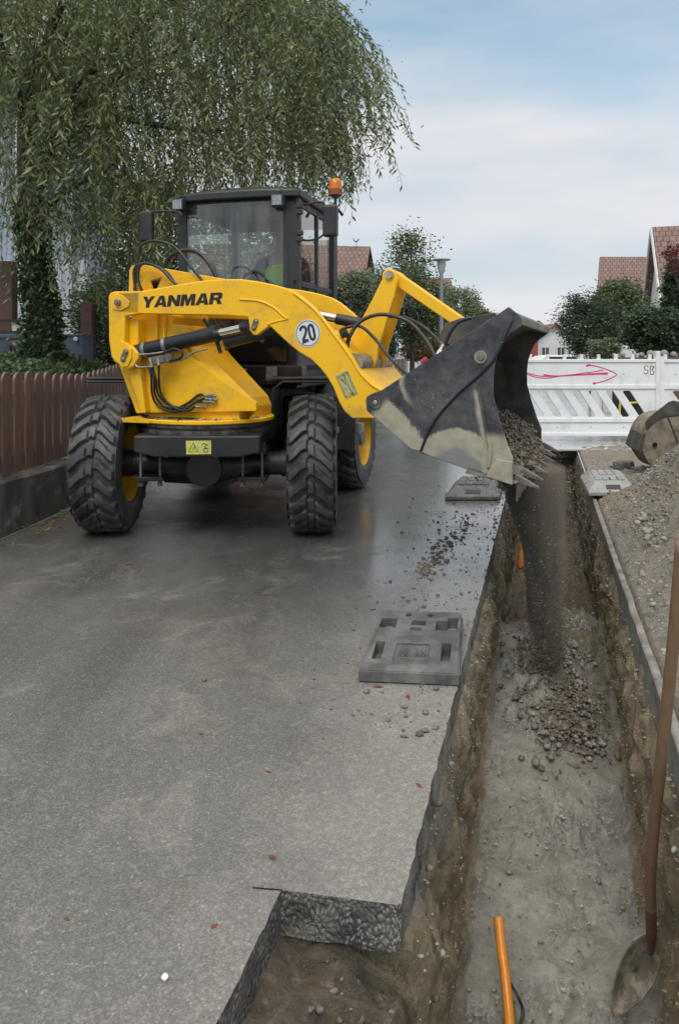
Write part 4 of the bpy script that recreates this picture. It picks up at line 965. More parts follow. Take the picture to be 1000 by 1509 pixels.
# ---- bucket
BV = .87
s = NT('bucket_steel'); O = s.tc.outputs['Object']
def dotc(vec):
    n = s.n('ShaderNodeVectorMath', operation='DOT_PRODUCT'); s.l(O, n.inputs[0]); n.inputs[1].default_value = vec; return n.outputs['Value']
un = dotc((c20, -s20, 0)); zn = dotc((0, 0, 1)); nn_ = s.math('SUBTRACT', s.noise(7, 5, .65), .5); nf = s.math('SUBTRACT', s.noise(30, 4, .7), .5)
def dist_to(c):
    a = s.math('SUBTRACT', un, c[0]); b = s.math('SUBTRACT', zn, c[1]); return s.math('SQRT', s.math('ADD', s.math('MULTIPLY', a, a), s.math('MULTIPLY', b, b)))
def band(c, r0, r1, amp=.07):
    d = s.math('ADD', dist_to(c), s.math('ADD', s.math('MULTIPLY', nn_, amp), s.math('MULTIPLY', nf, amp*.4)))
    return s.math('MULTIPLY', s.rng(d, r0-.012, r0+.02, smooth=True), s.rng(d, r1+.010, r1-.010, smooth=True))
def line_mask(p, q, w0, amp=.05):       # within w0 of the line p-q, on its upper side and below
    d = Vector(q)-Vector(p); L_ = d.length; d /= L_; n2 = Vector((-d.y, d.x))
    f = s.math('ADD', s.math('MULTIPLY', un, n2.x), s.math('MULTIPLY', zn, n2.y)); f = s.math('ABSOLUTE', s.math('SUBTRACT', f, n2.dot(Vector(p))))
    g_ = s.math('ADD', s.math('MULTIPLY', un, d.x), s.math('MULTIPLY', zn, d.y)); g_ = s.math('SUBTRACT', g_, d.dot(Vector(p)))
    f = s.math('ADD', f, s.math('ADD', s.math('MULTIPLY', nn_, amp), s.math('MULTIPLY', nf, amp*.6)))
    k = s.rng(f, w0+.012, w0-.012, smooth=True); k = s.math('MULTIPLY', k, s.rng(g_, -.02, .03, smooth=True)); return s.math('MULTIPLY', k, s.rng(g_, L_+.03, L_-.02, smooth=True))
q = lambda x, y: pA(x, y, -BV)
s.bandc = q(676, 712)
k1 = band(q(672, 704), .160, .275, .08)
k2 = line_mask(q(560, 598), q(618, 664), .072, .09)
k3 = band(q(640, 560), .17, .20, .03); k3 = s.math('MULTIPLY', k3, s.rng(un, q(606, 600)[0]+.03, q(596, 600)[0]-.02))
k4 = line_mask(q(700, 575), q(720, 690), .014, .03)
k6 = s.math('MULTIPLY', s.rng(s.noise(2.6, 7, .72, dist=.8), .60, .70), .55); k5 = line_mask(q(735, 640), q(733, 720), .085, .05)
tot = s.math('MAXIMUM', s.math('MAXIMUM', k1, k2), s.math('MAXIMUM', s.math('MAXIMUM', k3, k4), k5))
basec = s.mix(s.rng(s.noise(9, 6, .7), .38, .7), (.022, .023, .028), (.095, .095, .098))
inn = s.rng(s.math('ADD', dist_to(q(672, 704)), s.math('MULTIPLY', nn_, .06)), .27, .2)
basec = s.mix(s.math('MULTIPLY', inn, .8), basec, (.21, .21, .20))
sc_ = s.math('MULTIPLY', s.rng(s.noise(60, 2), .63, .70), s.rng(s.noise(4, 3), .45, .6)); basec = s.mix(s.math('MULTIPLY', sc_, .6), basec, (.25, .24, .21))
v_ = s.scaled((4, 4, 26)); basec = s.mix(s.rng(s.noise(1.5, 4, .6, v_), .60, .74, 0, .35), basec, (.15, .15, .155))
tot = s.math('MAXIMUM', tot, k6)
wear = s.mix(s.rng(s.noise(12, 5, .7), .35, .7), (.36, .33, .24), (.24, .22, .17))
s.col(s.mix(tot, basec, wear)); s.rough(s.rng(s.noise(11, 4), .3, .7, .32, .62)); s.bump(s.noise(45, 5), .25, .004); MT['bucket'] = s.m
MT['bucketin'] = simple('bucket_inside', (.028, .026, .024), .6, c2=(.10, .085, .065), sc=6, bump=.4, bsc=40)
side = PA([(539.6, 591), (542, 584), (550, 580), (563, 574.5), (749.8, 452), (757, 458), (767, 466), (768, 480), (752, 491), (742, 502), (735, 515), (728.5, 535), (726, 560), (726.5, 585), (734.6, 616), (746, 652), (755.5, 676), (754.7, 713.7), (713.7, 701), (660, 682), (620.5, 667), (607, 663), (541, 605)], -BV)
bk = MB()
bk.prism(side, AM, -BV, -(BV-.022)); bk2 = MB(); bk2.prism(side, AM, BV, BV-.022)
lip = q(754.7, 713.7); bot = q(618, 667); ear = q(560, 590); top = q(749, 454)
print('BUCKET lip', lip, 'bot', bot, 'ear', ear, 'top', top)
outer = [lip, (bot[0]+.10, bot[1]-.03), bot, (bot[0]-.10, bot[1]+.10), (bot[0]-.13, bot[1]+.22), (top[0]-.52, top[1]-.36), (top[0]-.25, top[1]-.165), (top[0]-.02, top[1]-.015)]
ou = [tuple(v) for v in catmull([Vector(p) for p in outer], 5)]
inn_ = []
for i, p in enumerate(ou):
    a, b = Vector(ou[max(i-1, 0)]), Vector(ou[min(i+1, len(ou)-1)]); d = (b-a).normalized(); n2 = Vector((d.y, -d.x)); inn_.append((p[0]+n2.x*.022, p[1]+n2.y*.022))
sh = MB(); N_ = len(ou); VV = np.linspace(-BV+.022, BV-.022, 2)
vs = [];
for v in VV:
    for p in ou: vs.append(AM(p[0], p[1], v))
    for p in inn_: vs.append(AM(p[0], p[1], v))
fs = []
for i in range(N_-1):
    fs.append((i, i+1, 2*N_+i+1, 2*N_+i)); fs.append((N_+i+1, N_+i, 3*N_+i, 3*N_+i+1))
fs += [(0, 2*N_, 3*N_, N_), (N_-1, 2*N_-1, 4*N_-1, 3*N_-1)]
sh.add(vs, fs)
BK = bk.build('bucket', MT['bucket'], LD, bevel=.005); bk2.build('side_wall', MT['bucketin'], BK, bevel=.005)
smoothshade(sh.build('bucket_shell', MT['bucketin'], BK), 30)
# overlapping carrier plates with the weld line
cp = [(539.6, 591), (541, 584), (548, 580), (563, 574.5), (749.8, 452), (756, 470), (741, 503), (725, 532), (702, 555), (680, 574), (662, 592), (644, 613), (632, 632), (626, 645), (619, 664), (607, 662), (541, 605)]
for sg in (-1, 1):
    m = MB(); m.prism(PA(cp, -BV), AM, sg*(BV+.001), sg*(BV+.014)); m.build('side_plate', MT['bucket'], BK, bevel=.004)
wp = PA([(619.5, 665), (627, 645), (633, 632), (645, 613), (663, 592), (681, 574), (703, 555), (726, 531), (741, 503)], -BV)
m = MB(); m.tube([AM(u, z, -BV-.006) for u, z in wp], .008, 8); m.smooth = True; m.build('weld_seam', MT['ink'], BK)
m = MB(); m.tube([AM(u, z, -BV-.002) for u, z in PA([(703, 560), (708, 590), (718, 640), (722, 665), (719, 690)], -BV)], [.006, .010, .012, .014, .008], 8); m.smooth = True; m.build('reinforcement_rib', MT['bucket'], BK)
# side cutter, top rim, cutting edge, teeth
m = MB(); m.prism(PA([(731, 676), (756, 680), (755, 714.5), (716, 702), (722, 690)], -BV), AM, -BV-.012, -BV-.001); m.build('side_cutter', MT['bucket'], BK, bevel=.004)
MT['rim'] = simple('dusty_rim_steel', (.11, .10, .085), .6, c2=(.27, .25, .21), sc=6, bump=.4)
m = MB(); t0_ = q(748, 455); t1_ = q(767, 466)
m.prism([(t0_[0]-.10, t0_[1]-.07), t0_, (t1_[0]+.01, t1_[1]+.0), (t1_[0]+.012, t1_[1]-.05), (t0_[0]-.02, t0_[1]-.075)], AM, -BV+.03, BV-.03); m.build('top_rim', MT['rim'], BK, bevel=.008)
m = MB(); m.prism([(lip[0]-.26, lip[1]+.045), (lip[0]+.015, lip[1]+.0), (lip[0]+.03, lip[1]+.012), (lip[0]-.24, lip[1]+.085)], AM, -BV, BV); m.build('cutting_edge', MT['rim'], BK, bevel=.004)
MT['tooth'] = simple('worn_tooth', (.20, .185, .155), .5, .3, c2=(.09, .075, .06), sc=16)
for i in range(7):
    v = -.80+1.6*i/6; u0, z_ = lip[0]-.10, lip[1]+.035
    A_ = [AM(u0, z_+.035, v-.030), AM(u0, z_+.035, v+.030), AM(u0, z_-.010, v+.030), AM(u0, z_-.010, v-.030)]
    B_ = [AM(u0+.13, z_+.005, v-.026), AM(u0+.13, z_+.005, v+.026), AM(u0+.13, z_-.038, v+.026), AM(u0+.13, z_-.038, v-.026)]
    C_ = [AM(u0+.235, z_-.052, v-.010), AM(u0+.235, z_-.052, v+.010), AM(u0+.235, z_-.064, v+.010), AM(u0+.235, z_-.064, v-.010)]
    m = MB(); m.hexa(A_, B_); m.hexa(B_, C_); m.build('tooth', MT['tooth'], BK, bevel=.003)
# pins and hinge parts
def disc(x, y, v, r, t, mat, par, name, n=28): u, z = pA(x, y, v); m = MB(); m.cyl(AM(u, z, v), AM(u, z, v-t), r, n); return m.build(name, MT[mat], par, bevel=.003)
o = disc(708, 526, -BV-.014, .036, .012, 'rim', BK, 'pivot_boss'); disc(708, 526, -BV-.026, .020, .008, 'dullsteel', BK, 'pivot_nut', 6)
disc(553, 593, -BV-.014, .036, .010, 'bucket', BK, 'ear_boss'); disc(553, 593, -BV-.024, .014, .008, 'steel', BK, 'ear_nut', 6)
e_ = q(553, 593); e2 = pA(552, 600, -VN)
m = MB(); m.cyl(AM(*e_, -BV), AM(*e_, BV), .035, 20); m.build('pivot_tube', MT['bucketin'], BK)
m = MB(); m.prism([(e_[0]-.05, e_[1]-.05), (e_[0]+.05, e_[1]-.10), (top[0]-.35, top[1]-.30), (top[0]-.42, top[1]-.20), (e_[0]+.02, e_[1]+.06)], AM, -.45, .45); m.build('hinge_frame', MT['bucketin'], BK, bevel=.02)
for v in (-.13, .13):
    m = MB(); m.prism(PA([(652, 500), (662, 478), (684, 470), (735, 462), (735, 490), (690, 520)], 0), AM, v-.02, v+.02); m.build('hinge_plate', MT['bucketin'], BK, bevel=.006)
m = MB(); u_, z_ = pA(686, 486, 0); m.cyl(AM(u_, z_, -.10), AM(u_, z_, .10), .045, 20); m.build('link_pin', MT['yellow'], BK)

# ---- soil spilling from the bucket and falling into the trench
sv_ = []; NU, NVV = 46, 90
path = [Vector((lip[0]-.50, lip[1]+.20)), Vector((lip[0]-.30, lip[1]+.24)), Vector((lip[0]-.12, lip[1]+.155)), Vector((lip[0]+.0, lip[1]+.065)), Vector((lip[0]+.045, lip[1]-.02)), Vector((lip[0]+.05, lip[1]-.10))]
pth = catmull(path, 9)
for i in range(NVV):
    v = -.835+1.67*i/(NVV-1); ed = min(1, (v+.835)/.12, (.835-v)/.10)
    for j, p in enumerate(pth):
        k = j/(len(pth)-1); side_ = math.exp(-((v-.1)/.62)**4)
        uu = p.x-(.10*(1-side_) if k > .5 else 0); zz = p.y-.03*(1-k)+.04*(1-k)*side_-.05*(1-ed)*(1-k)
        if k > .6: uu -= (k-.6)*.35*(1-side_)
        uu += fbm(uu*2, v, zz, 4, 4, 5)*.035; zz += fbm(uu, v*2, zz, 5, 4, 9)*.045
        if zz < lip[1]+.05: uu = max(uu, lip[0]+.015)
        sv_.append(AM(uu, zz, v))
m = MB(); m.v = [tuple(p) for p in sv_]; n_ = len(pth); m.f = [(i*n_+j, i*n_+j+1, (i+1)*n_+j+1, (i+1)*n_+j) for i in range(NVV-1) for j in range(n_-1)]; m.smooth = True
tag(m.build('bucket_soil', MT['soil']), kind='stuff')
pts = []
g = np.random.default_rng(3)
for i in range(5200):
    v = g.uniform(-.78, .8); k = g.random()**.7*.86; j = min(len(pth)-1, int(k*len(pth))); p = pth[j]; side_ = math.exp(-((v-.1)/.62)**4)
    q3 = AM(p.x+g.normal()*.012-(.12*(1-side_) if k > .5 else 0), p.y+.05*side_*(1-k)+g.normal()*.014+.015, v); r = .004+g.exponential(.006); pts.append((*q3, min(r, .03)))
fl_ = []
for i in range(52000):
    t = g.random()**.9; z = lip[1]-.02-t*(lip[1]+.62)
    px_ = 778+interp(t, [0, .35, .7, 1], [0, 10, 26, 30]); hw = interp(t, [0, .15, .45, 1], [.30, .24, .145, .095])
    D_ = 4.95+g.normal()*.16*(1-.3*t); X = interp(t, [0, .15, .42, .7, 1], [1.25, 1.295, 1.355, 1.368, 1.372])+np.clip(g.normal()*.5, -1.5, 1.5)*hw+.27*(D_-4.95)*.5
    r = .0013+g.exponential(.0011); 
    if i % 3 == 0:
        if i % 240 == 0 or not fl_: ck = (X, D_, z, g.uniform(.012, .035))
        X, D_, z = ck[0]+g.normal()*ck[3]*.6, ck[1]+g.normal()*ck[3]*.6, ck[2]+g.normal()*ck[3]*2.0
    fl_.append((X, D_, z, min(r, .010)))
for i in range(500):
    t = g.random(); z = lip[1]+.05-t*(lip[1]+.62); D_ = 4.95+g.normal()*.3; X = 1.30+.10*t+g.normal()*.15; fl_.append((X, D_, z, min(.009, .0015+g.exponential(.0025))))
dm = MB(); rings_ = []
for t in np.linspace(0, 1, 9):
    z = lip[1]-.01-t*(lip[1]+.60); cx_ = interp(t, [0, .15, .42, .7, 1], [1.25, 1.295, 1.355, 1.368, 1.372]); hx = interp(t, [0, .15, .45, 1], [.27, .225, .15, .125]); hy = interp(t, [0, 1], [.34, .22])
    rings_.append([(cx_+hx*math.cos(a), 4.95+hy*math.sin(a)+hx*.3*math.cos(a), z) for a in np.linspace(0, 2*math.pi, 20, endpoint=False)])
dm.v = [p for r_ in rings_ for p in r_]; dm.f = [(i*20+k, (i+1)*20+k, (i+1)*20+(k+1) % 20, i*20+(k+1) % 20) for i in range(8) for k in range(20)]+[tuple(range(20)), tuple(8*20+k for k in range(19, -1, -1))]
s = NT('soil_dust'); s.t.nodes.remove(s.p); pv_ = s.n('ShaderNodeVolumePrincipled'); pv_.inputs['Color'].default_value = (.56, .46, .37, 1)
sx_ = s.n('ShaderNodeSeparateXYZ'); s.l(s.tc.outputs['Generated'], sx_.inputs[0])
xx = s.math('ABSOLUTE', s.math('SUBTRACT', sx_.outputs['X'], .5)); v_ = s.scaled((22, 22, 1.6)); ns_ = s.rng(s.noise(1.0, 4, .6, v_), .42, .66)
s.l(s.math('MULTIPLY', s.math('MULTIPLY', ns_, s.rng(xx, .42, .18, smooth=True)), s.rng(sx_.outputs['Z'], .0, .30, 0, 36., True)), pv_.inputs['Density']); s.l(pv_.outputs[0], s.out.inputs['Volume'])
tag(dm.build('falling_dust', s.m), kind='stuff')
tag(rubble('falling_soil', pts+fl_, MT['soil'], 'oct', flat=1.0, elong=1.0), kind='stuff')
pts = []
for i in range(1600):
    D_ = 4.85+g.normal()*.3; X = 1.40+g.normal()*.13; r = .004+g.exponential(.006); t = math.exp(-((D_-4.85)/.35)**2-((X-1.4)/.16)**2); pts.append((X, D_, -floor_d(D_)+.05*t+.04*t*g.random()+.02, min(r, .025)))
tag(rubble('tipped_soil_pile', pts, MT['soil'], 'oct'), kind='stuff')

# ---- rear body, cab
m = MB(); rbox(m, -.36, .40, -.10, 2.2, .40, 1.08); rbox(m, -.42, .66, .02, 1.25, 1.05, 1.50); rbox(m, -.25, .3, -.6, 0, .32, .72); rbox(m, -.62, .62, .15, 1.9, .30, .50)
rb = m.build('rear_frame', MT['black'], LD, bevel=.012)
m = MB(); m.tube([RF(-.70, 1.37, .512), RF(0, 1.37, .5), RF(.70, 1.37, .512)], [.09, .13, .09], 16, False); m.build('axle', MT['black'], LD)
m = MB(); rbox(m, -.52, .74, -.10, .04, 1.085, 1.245); fp = m.build('front_panel', MT['blacksat'], LD, bevel=.01)
RP = lambda p, q, t: RF(p, -.10-t, q)
def pr(x, y, b=-.10):
    k = (x-500)/F; # X = -1+a c+b s ; Y = 6.48 - a s + b c
    a = (k*(6.48+b*c15)+1.0-b*s15)/(c15+k*s15); Y = 6.48-a*s15+b*c15; return (a, H-(y-HY)*Y/F)
word('YANMAR', pr(302, 553.5), pr(362, 552.5), pr(304, 544), RP, .0005, .003, 'brand_lettering', MT['white'], fp, wd, .05)
m = MB(); m.prism([pr(392, 540), pr(408, 540), pr(408, 560), pr(392, 560)], RP, .0005, .003); m.build('data_label', MT['greylabel'], fp)
m = MB(); rbox(m, .05, .25, -.06, .3, .82, 1.03); m.build('tank', MT['dullsteel'], LD, bevel=.02)
# lower cab window panel, dark and glossy
m = MB(); rbox(m, -.30, .58, -.012, .015, 1.27, 1.50); m.build('lower_window', simple('dark_glass', (.012, .014, .016), .08, rvar=.03), LD, bevel=.01)
# engine hood and fenders
hp = [(-.46, .95), (-.46, 1.62), (-.36, 1.74), (-.15, 1.79), (.35, 1.79), (.56, 1.74), (.66, 1.62), (.66, .95)]
m = MB(); m.prism(hp, lambda p, q, t: RF(p, t, q), 1.28, 2.65); smoothshade(m.build('engine_hood', MT['yellow'], LD, bevel=.03), 50)
for sg in (-1, 1):
    m = MB(); f = [(.74, .45), (.76, .45), (.84, .92), (1.02, 1.13), (1.80, 1.13), (1.80, 1.15), (1.0, 1.15), (.82, .94)]
    a0, a1 = (.56, .98) if sg > 0 else (-.98, -.56)
    m.prism(f, lambda p, q, t: RF(t, p, q), a0, a1); m.build('rear_fender', MT['black'], LD, bevel=.006)
m = MB(); rbox(m, .50, .80, .10, .62, .42, .98); m.build('step_box', MT['blacksat'], LD, bevel=.02)
m = MB(); rbox(m, .70, .90, .2, .5, .64, .69); m.build('footstep', MT['dullsteel'], LD, bevel=.004)
m = MB(); rbox(m, .93, 1.0, .95, 1.05, .60, .68); m.build('side_reflector', MT['greylabel'], LD)

# cab frame
CA0, CA1, CB1 = -.417, .667, 1.20; ZB, ZT = 1.50, 2.665
m = MB()
def post(a, b, w_=.055, d=.06, z0=ZB, z1=ZT, lean=0.): m.hexa([RF(a-w_/2, b-d/2, z0), RF(a+w_/2, b-d/2, z0), RF(a+w_/2, b+d/2, z0), RF(a-w_/2, b+d/2, z0)], [RF(a-w_/2+lean, b-d/2, z1), RF(a+w_/2+lean, b-d/2, z1), RF(a+w_/2+lean, b+d/2, z1), RF(a-w_/2+lean, b+d/2, z1)])
post(CA0+.02, .04, .075, .07); post(CA1-.035, .04, .10, .08); post(CA0+.03, CB1, .07, .09); post(CA1-.02, CB1-.02, .07, .13)
post(CA1-.01, .60, .03, .05)
rbox(m, CA0, CA1, 0, .06, ZB-.02, ZB+.05); rbox(m, CA0, CA1, .0, .06, ZT-.05, ZT); rbox(m, CA0, CA1, CB1-.03, CB1+.03, ZB-.02, ZB+.25); rbox(m, CA0, CA1, CB1-.03, CB1+.03, ZT-.08, ZT)
for a in (CA0+.02, CA1-.02): rbox(m, a-.02, a+.02, 0, CB1, ZT-.07, ZT); rbox(m, a-.02, a+.02, 0, CB1, 1.92, 1.97); rbox(m, a-.02, a+.02, 0, CB1, 1.20, 1.26)
rbox(m, CA0, CA1, 0, CB1, ZB-.30, ZB-.25)
cab = m.build('cab', MT['roof'], LD, bevel=.008)
m = MB()
ga = np.linspace(CA0+.035, CA1-.06, 12)
def bow(a): t = (a-(CA0+CA1)/2)/.5; return -.035*(1-t*t)
vs = [RF(a, bow(a)+.005, z) for z in (ZB+.02, ZT-.03) for a in ga]; n_ = len(ga); m.add(vs, [(i, i+1, n_+i+1, n_+i) for i in range(n_-1)]); m.smooth = True; m.build('windscreen', MT['glass'], cab)
m = MB(); m.ribbon([(CA0+.05, ZB+.03), (CA1-.10, ZB+.03), (CA1-.10, ZT-.05), (CA0+.05, ZT-.05)], .035, lambda p, q, t: RF(p, bow(p)+t, q), -.004, .012, True); m.build('screen_seal', MT['rubber'], cab)
for (a, nm) in ((CA1-.012, 'side_window'), (CA0+.012, 'side_window')):
    m = MB(); m.add([RF(a, .07, 1.26), RF(a, CB1-.06, 1.26), RF(a, CB1-.06, ZT-.06), RF(a, .07, ZT-.06)], [(0, 1, 2, 3)]); m.build(nm, MT['glass'], cab)
m = MB(); m.add([RF(CA0+.05, CB1, ZB+.24), RF(CA1-.05, CB1, ZB+.24), RF(CA1-.05, CB1, ZT-.07), RF(CA0+.05, CB1, ZT-.07)], [(0, 1, 2, 3)]); m.build('rear_window', MT['glass'], cab)
# roof: domed slab
m = MB(); na, nb = 13, 13; ra = np.linspace(CA0-.05, CA1+.035, na); rb_ = np.linspace(-.075, CB1+.07, nb); vs = []
for zz in (0, 1):
    for b in rb_:
        for a in ra:
            ta = (a-(CA0+CA1)/2)/(.585); tb = (b-.56)/.64; e1 = max(0, 1-abs(ta)**5)*max(0, 1-abs(tb)**5)
            z = ZT-.005 if zz == 0 else ZT+.05+.075*e1**.5*(1-.25*ta*ta)
            cx = .0 if zz == 0 else 1
            aa = a; bb = b+.05*abs(ta)**3*(1 if tb < 0 else -1)
            vs.append(RF(aa, bb, z))
K = na*nb; fs = []
for j in range(nb-1):
    for i in range(na-1):
        fs.append((j*na+i, (j+1)*na+i, (j+1)*na+i+1, j*na+i+1)); fs.append((K+j*na+i, K+j*na+i+1, K+(j+1)*na+i+1, K+(j+1)*na+i))
for i in range(na-1): fs.append((i, i+1, K+i+1, K+i)); fs.append(((nb-1)*na+i+1, (nb-1)*na+i, K+(nb-1)*na+i, K+(nb-1)*na+i+1))
for j in range(nb-1): fs.append(((j+1)*na, j*na, K+j*na, K+(j+1)*na)); fs.append((j*na+na-1, (j+1)*na+na-1, K+(j+1)*na+na-1, K+j*na+na-1))
m.add(vs, fs); smoothshade(m.build('roof', MT['roof'], cab, bevel=.012), 40)
# work lights
for x, y in ((261, 301), (407.5, 294.5)):
    a, z = pr(x, y, -.12); m = MB(); rbox(m, a-.055, a+.055, -.12, -.05, z-.052, z+.052); rbox(m, a-.02, a+.02, -.10, -.06, z+.05, z+.09); wl_ = m.build('work_light', MT['rubber'], cab, bevel=.008)
    # depth limit: the lens is drawn as part of the lamp group at the same level
    m = MB(); rbox(m, a-.042, a+.042, -.124, -.119, z-.040, z+.040); m.build('lamp_lens', MT['lens'], cab, bevel=.004)
# mirrors
def mir(pts, c, sz, b):
    P = [RF(*pr(x, y, b)[:1], b, pr(x, y, b)[1]) for x, y in pts]; m = MB(); m.tube(P, .010, 8); m.build('mirror_arm', MT['rubber'], cab, smooth=True)
for pts in ([(268, 318), (262, 312), (240, 311), (220, 313), (215, 322)],): 
    P = [RF(pr(x, y, -.15)[0], -.15, pr(x, y, -.15)[1]) for x, y in pts]; m = MB(); m.tube(P, .010, 8); m.smooth = True; m.build('mirror_arm', MT['rubber'], cab)
a, z = pr(217, 333, -.17); m = MB(); rbox(m, a-.055, a+.055, -.20, -.13, z-.135, z+.13); m.build('mirror', MT['rubber'], cab, bevel=.02, seg=3)
BM = .10
def prb(x, y, b): a, z = pr(x, y, b); return RF(a, b, z)
for pts in ([(440, 303), (455, 300), (470, 297), (478, 301), (479, 320)], [(440, 352), (455, 354), (470, 350), (478, 344)]):
    m = MB(); m.tube([prb(x, y, BM) for x, y in pts], .009, 8); m.smooth = True; m.build('mirror_arm', MT['rubber'], cab)
a, z = pr(486.5, 325, BM); m = MB(); rbox(m, a-.062, a+.062, BM-.04, BM+.05, z-.135, z+.135); m.build('mirror', MT['rubber'], cab, bevel=.022, seg=3)
# hinges on the front pillar
m = MB()
for y in (303, 312, 352, 343): a, z = pr(441, y, 0); rbox(m, a-.02, a+.03, -.03, .02, z-.02, z+.02)
m.build('mirror_bracket', MT['rubber'], cab, bevel=.004)
# beacon
BB = .85; aB, zB = pr(494, 286, BB); cB = RF(aB, BB, 0)
m = MB(); m.cyl((cB.x, cB.y, zB-.13), (cB.x, cB.y, zB), .014, 10); m.cyl((cB.x, cB.y, zB-.035), (cB.x, cB.y, zB), .035, 16); m.tube([(cB.x-.12, cB.y, zB-.14), (cB.x, cB.y, zB-.13), (cB.x+.07, cB.y, zB-.20)], .014, 8); m.build('beacon_stalk', MT['rubber'], cab)
m = MB(); m.lathe([(.0, 0), (.058, .0), (.064, .02), (.063, .05), (.058, .115), (.044, .143), (.017, .153), (0, .153)], (cB.x, cB.y, zB), n=28); o = m.build('beacon', MT['amber'], cab); smoothshade(o, 50)
m = MB(); m.lathe([(0, -.012), (.067, -.012), (.068, .045), (.0, .045)], (cB.x, cB.y, zB), n=28); smoothshade(m.build('beacon_base', simple('dark_amber', (.22, .07, .02), .35), cab))
# seat, steering wheel, console
m = MB(); rbox(m, .0, .46, .55, 1.0, 1.52, 1.66); rbox(m, .02, .44, .98, 1.10, 1.60, 2.25); m.build('seat', MT['seat'], cab, bevel=.04, seg=3)
m = MB(); pw = pr(345, 392, .25); cW = RF(.04+.12, .33, 1.93); ring = []
for k in range(25):
    t = 2*math.pi*k/24; ring.append(cW+Vector((math.cos(t)*.19, math.sin(t)*.16, math.sin(t)*.09)))
m.tube(ring, .014, 8, False); m.tube([cW, cW+Vector((0, -.1, -.4))], .03, 10, False)
for k in range(3): t = 2*math.pi*k/3+.5; m.tube([cW, cW+Vector((math.cos(t)*.19, math.sin(t)*.16, math.sin(t)*.09))], .01, 6, False)
m.build('steering_wheel', MT['rubber'], cab)
m = MB(); rbox(m, .50, .62, .30, 1.0, 1.5, 1.85); m.build('console', MT['rubber'], cab, bevel=.02)
m = MB(); rbox(m, -.30, .10, .07, .22, 1.50, 1.66); m.build('dashboard', MT['rubber'], cab, bevel=.03)

# ---- driver
def skin_body(name, joints, edges, mat, root=0, sub=2, parent=None):
    me = bpy.data.meshes.new(name); off = wloc(parent) if parent else Vector((0, 0, 0)); me.from_pydata([tuple(Vector(j[0])-off) for j in joints], edges, []); o = bpy.data.objects.new(name, me); COL.objects.link(o)
    if parent: o.parent = parent
    sk = o.modifiers.new('skin', 'SKIN'); 
    for i, j in enumerate(joints):
        r = j[1]; me.skin_vertices[0].data[i].radius = (r, r) if not isinstance(r, tuple) else r
        me.skin_vertices[0].data[i].use_root = (i == root)
    o.modifiers.new('sub', 'SUBSURF').levels = sub; o.modifiers['sub'].render_levels = sub
    me.materials.append(mat); return o
B = lambda a, b, z: RF(a, b, z)
jt = [(B(.25, .86, 1.74), (.15, .12)), (B(.25, .86, 1.95), (.15, .11)), (B(.25, .84, 2.14), (.17, .11)), (B(.25, .83, 2.26), (.09, .08)), (B(.25, .81, 2.34), .055), (B(.25, .79, 2.43), (.075, .09)), (B(.25, .79, 2.54), (.075, .09)),
      (B(.06, .83, 2.22), .065), (B(-.01, .70, 2.00), .050), (B(.08, .47, 1.98), .036), (B(.44, .83, 2.22), .065), (B(.52, .70, 2.0), .050), (B(.40, .45, 1.95), .036),
      (B(.15, .50, 1.72), .085), (B(.13, .32, 1.45), .055), (B(.35, .50, 1.72), .085), (B(.37, .32, 1.45), .055), (B(.12, .2, 1.30), .045), (B(.38, .2, 1.30), .045)]
ed = [(0, 1), (1, 2), (2, 3), (3, 4), (4, 5), (5, 6), (3, 7), (7, 8), (8, 9), (3, 10), (10, 11), (11, 12), (0, 13), (13, 14), (0, 15), (15, 16), (14, 17), (16, 18)]
person = skin_body('person', jt, ed, MT['skin']); tag(person, 'driver in yellow-green hi-vis vest seated behind the loader windscreen', 'person')
jv = [(B(.25, .86, 1.72), (.19, .145)), (B(.25, .86, 1.95), (.19, .14)), (B(.25, .84, 2.15), (.205, .135)), (B(.25, .83, 2.25), (.12, .10))]
skin_body('hi_vis_vest', jv, [(0, 1), (1, 2), (2, 3)], MT['vest'], parent=person)
js = [(B(.25, .83, 2.20), .09), (B(.06, .83, 2.22), .078), (B(-.01, .70, 2.00), .062), (B(.05, .54, 1.99), .048), (B(.44, .83, 2.22), .078), (B(.52, .70, 2.0), .062), (B(.44, .52, 1.965), .048)]
skin_body('sleeves', js, [(0, 1), (1, 2), (2, 3), (0, 4), (4, 5), (5, 6)], MT['navy'], parent=person)
jl = [(B(.25, .86, 1.72), (.16, .13)), (B(.15, .50, 1.72), .098), (B(.13, .32, 1.45), .07), (B(.35, .50, 1.72), .098), (B(.37, .32, 1.45), .07)]
skin_body('trousers', jl, [(0, 1), (1, 2), (0, 3), (3, 4)], MT['navy'], parent=person)
for sx_, hc in ((-1, B(.08, .45, 1.98)), (1, B(.40, .43, 1.95))):
    for f_ in range(5):
        off_ = Vector((.018*(f_-2), 0, 0)) if f_ < 4 else Vector((-sx_*.04, .01, .01))
        skin_body('finger', [(hc+off_*.7+Vector((0, .02, 0)), .012), (hc+off_+Vector((0, -.045, -.004)), .0095), (hc+off_+Vector((0, -.062, -.03)), .0085), (hc+off_+Vector((0, -.045, -.05)), .0075)], [(0, 1), (1, 2), (2, 3)], MT['skin'], sub=1, parent=person)
m = MB(); hd = B(.25, .79, 2.49); m.lathe([(0, .135), (.05, .128), (.085, .10), (.10, .05), (.10, .02), (.0, .02)], hd, n=20); o = m.build('hair', MT['hair'], person); smoothshade(o, 60)
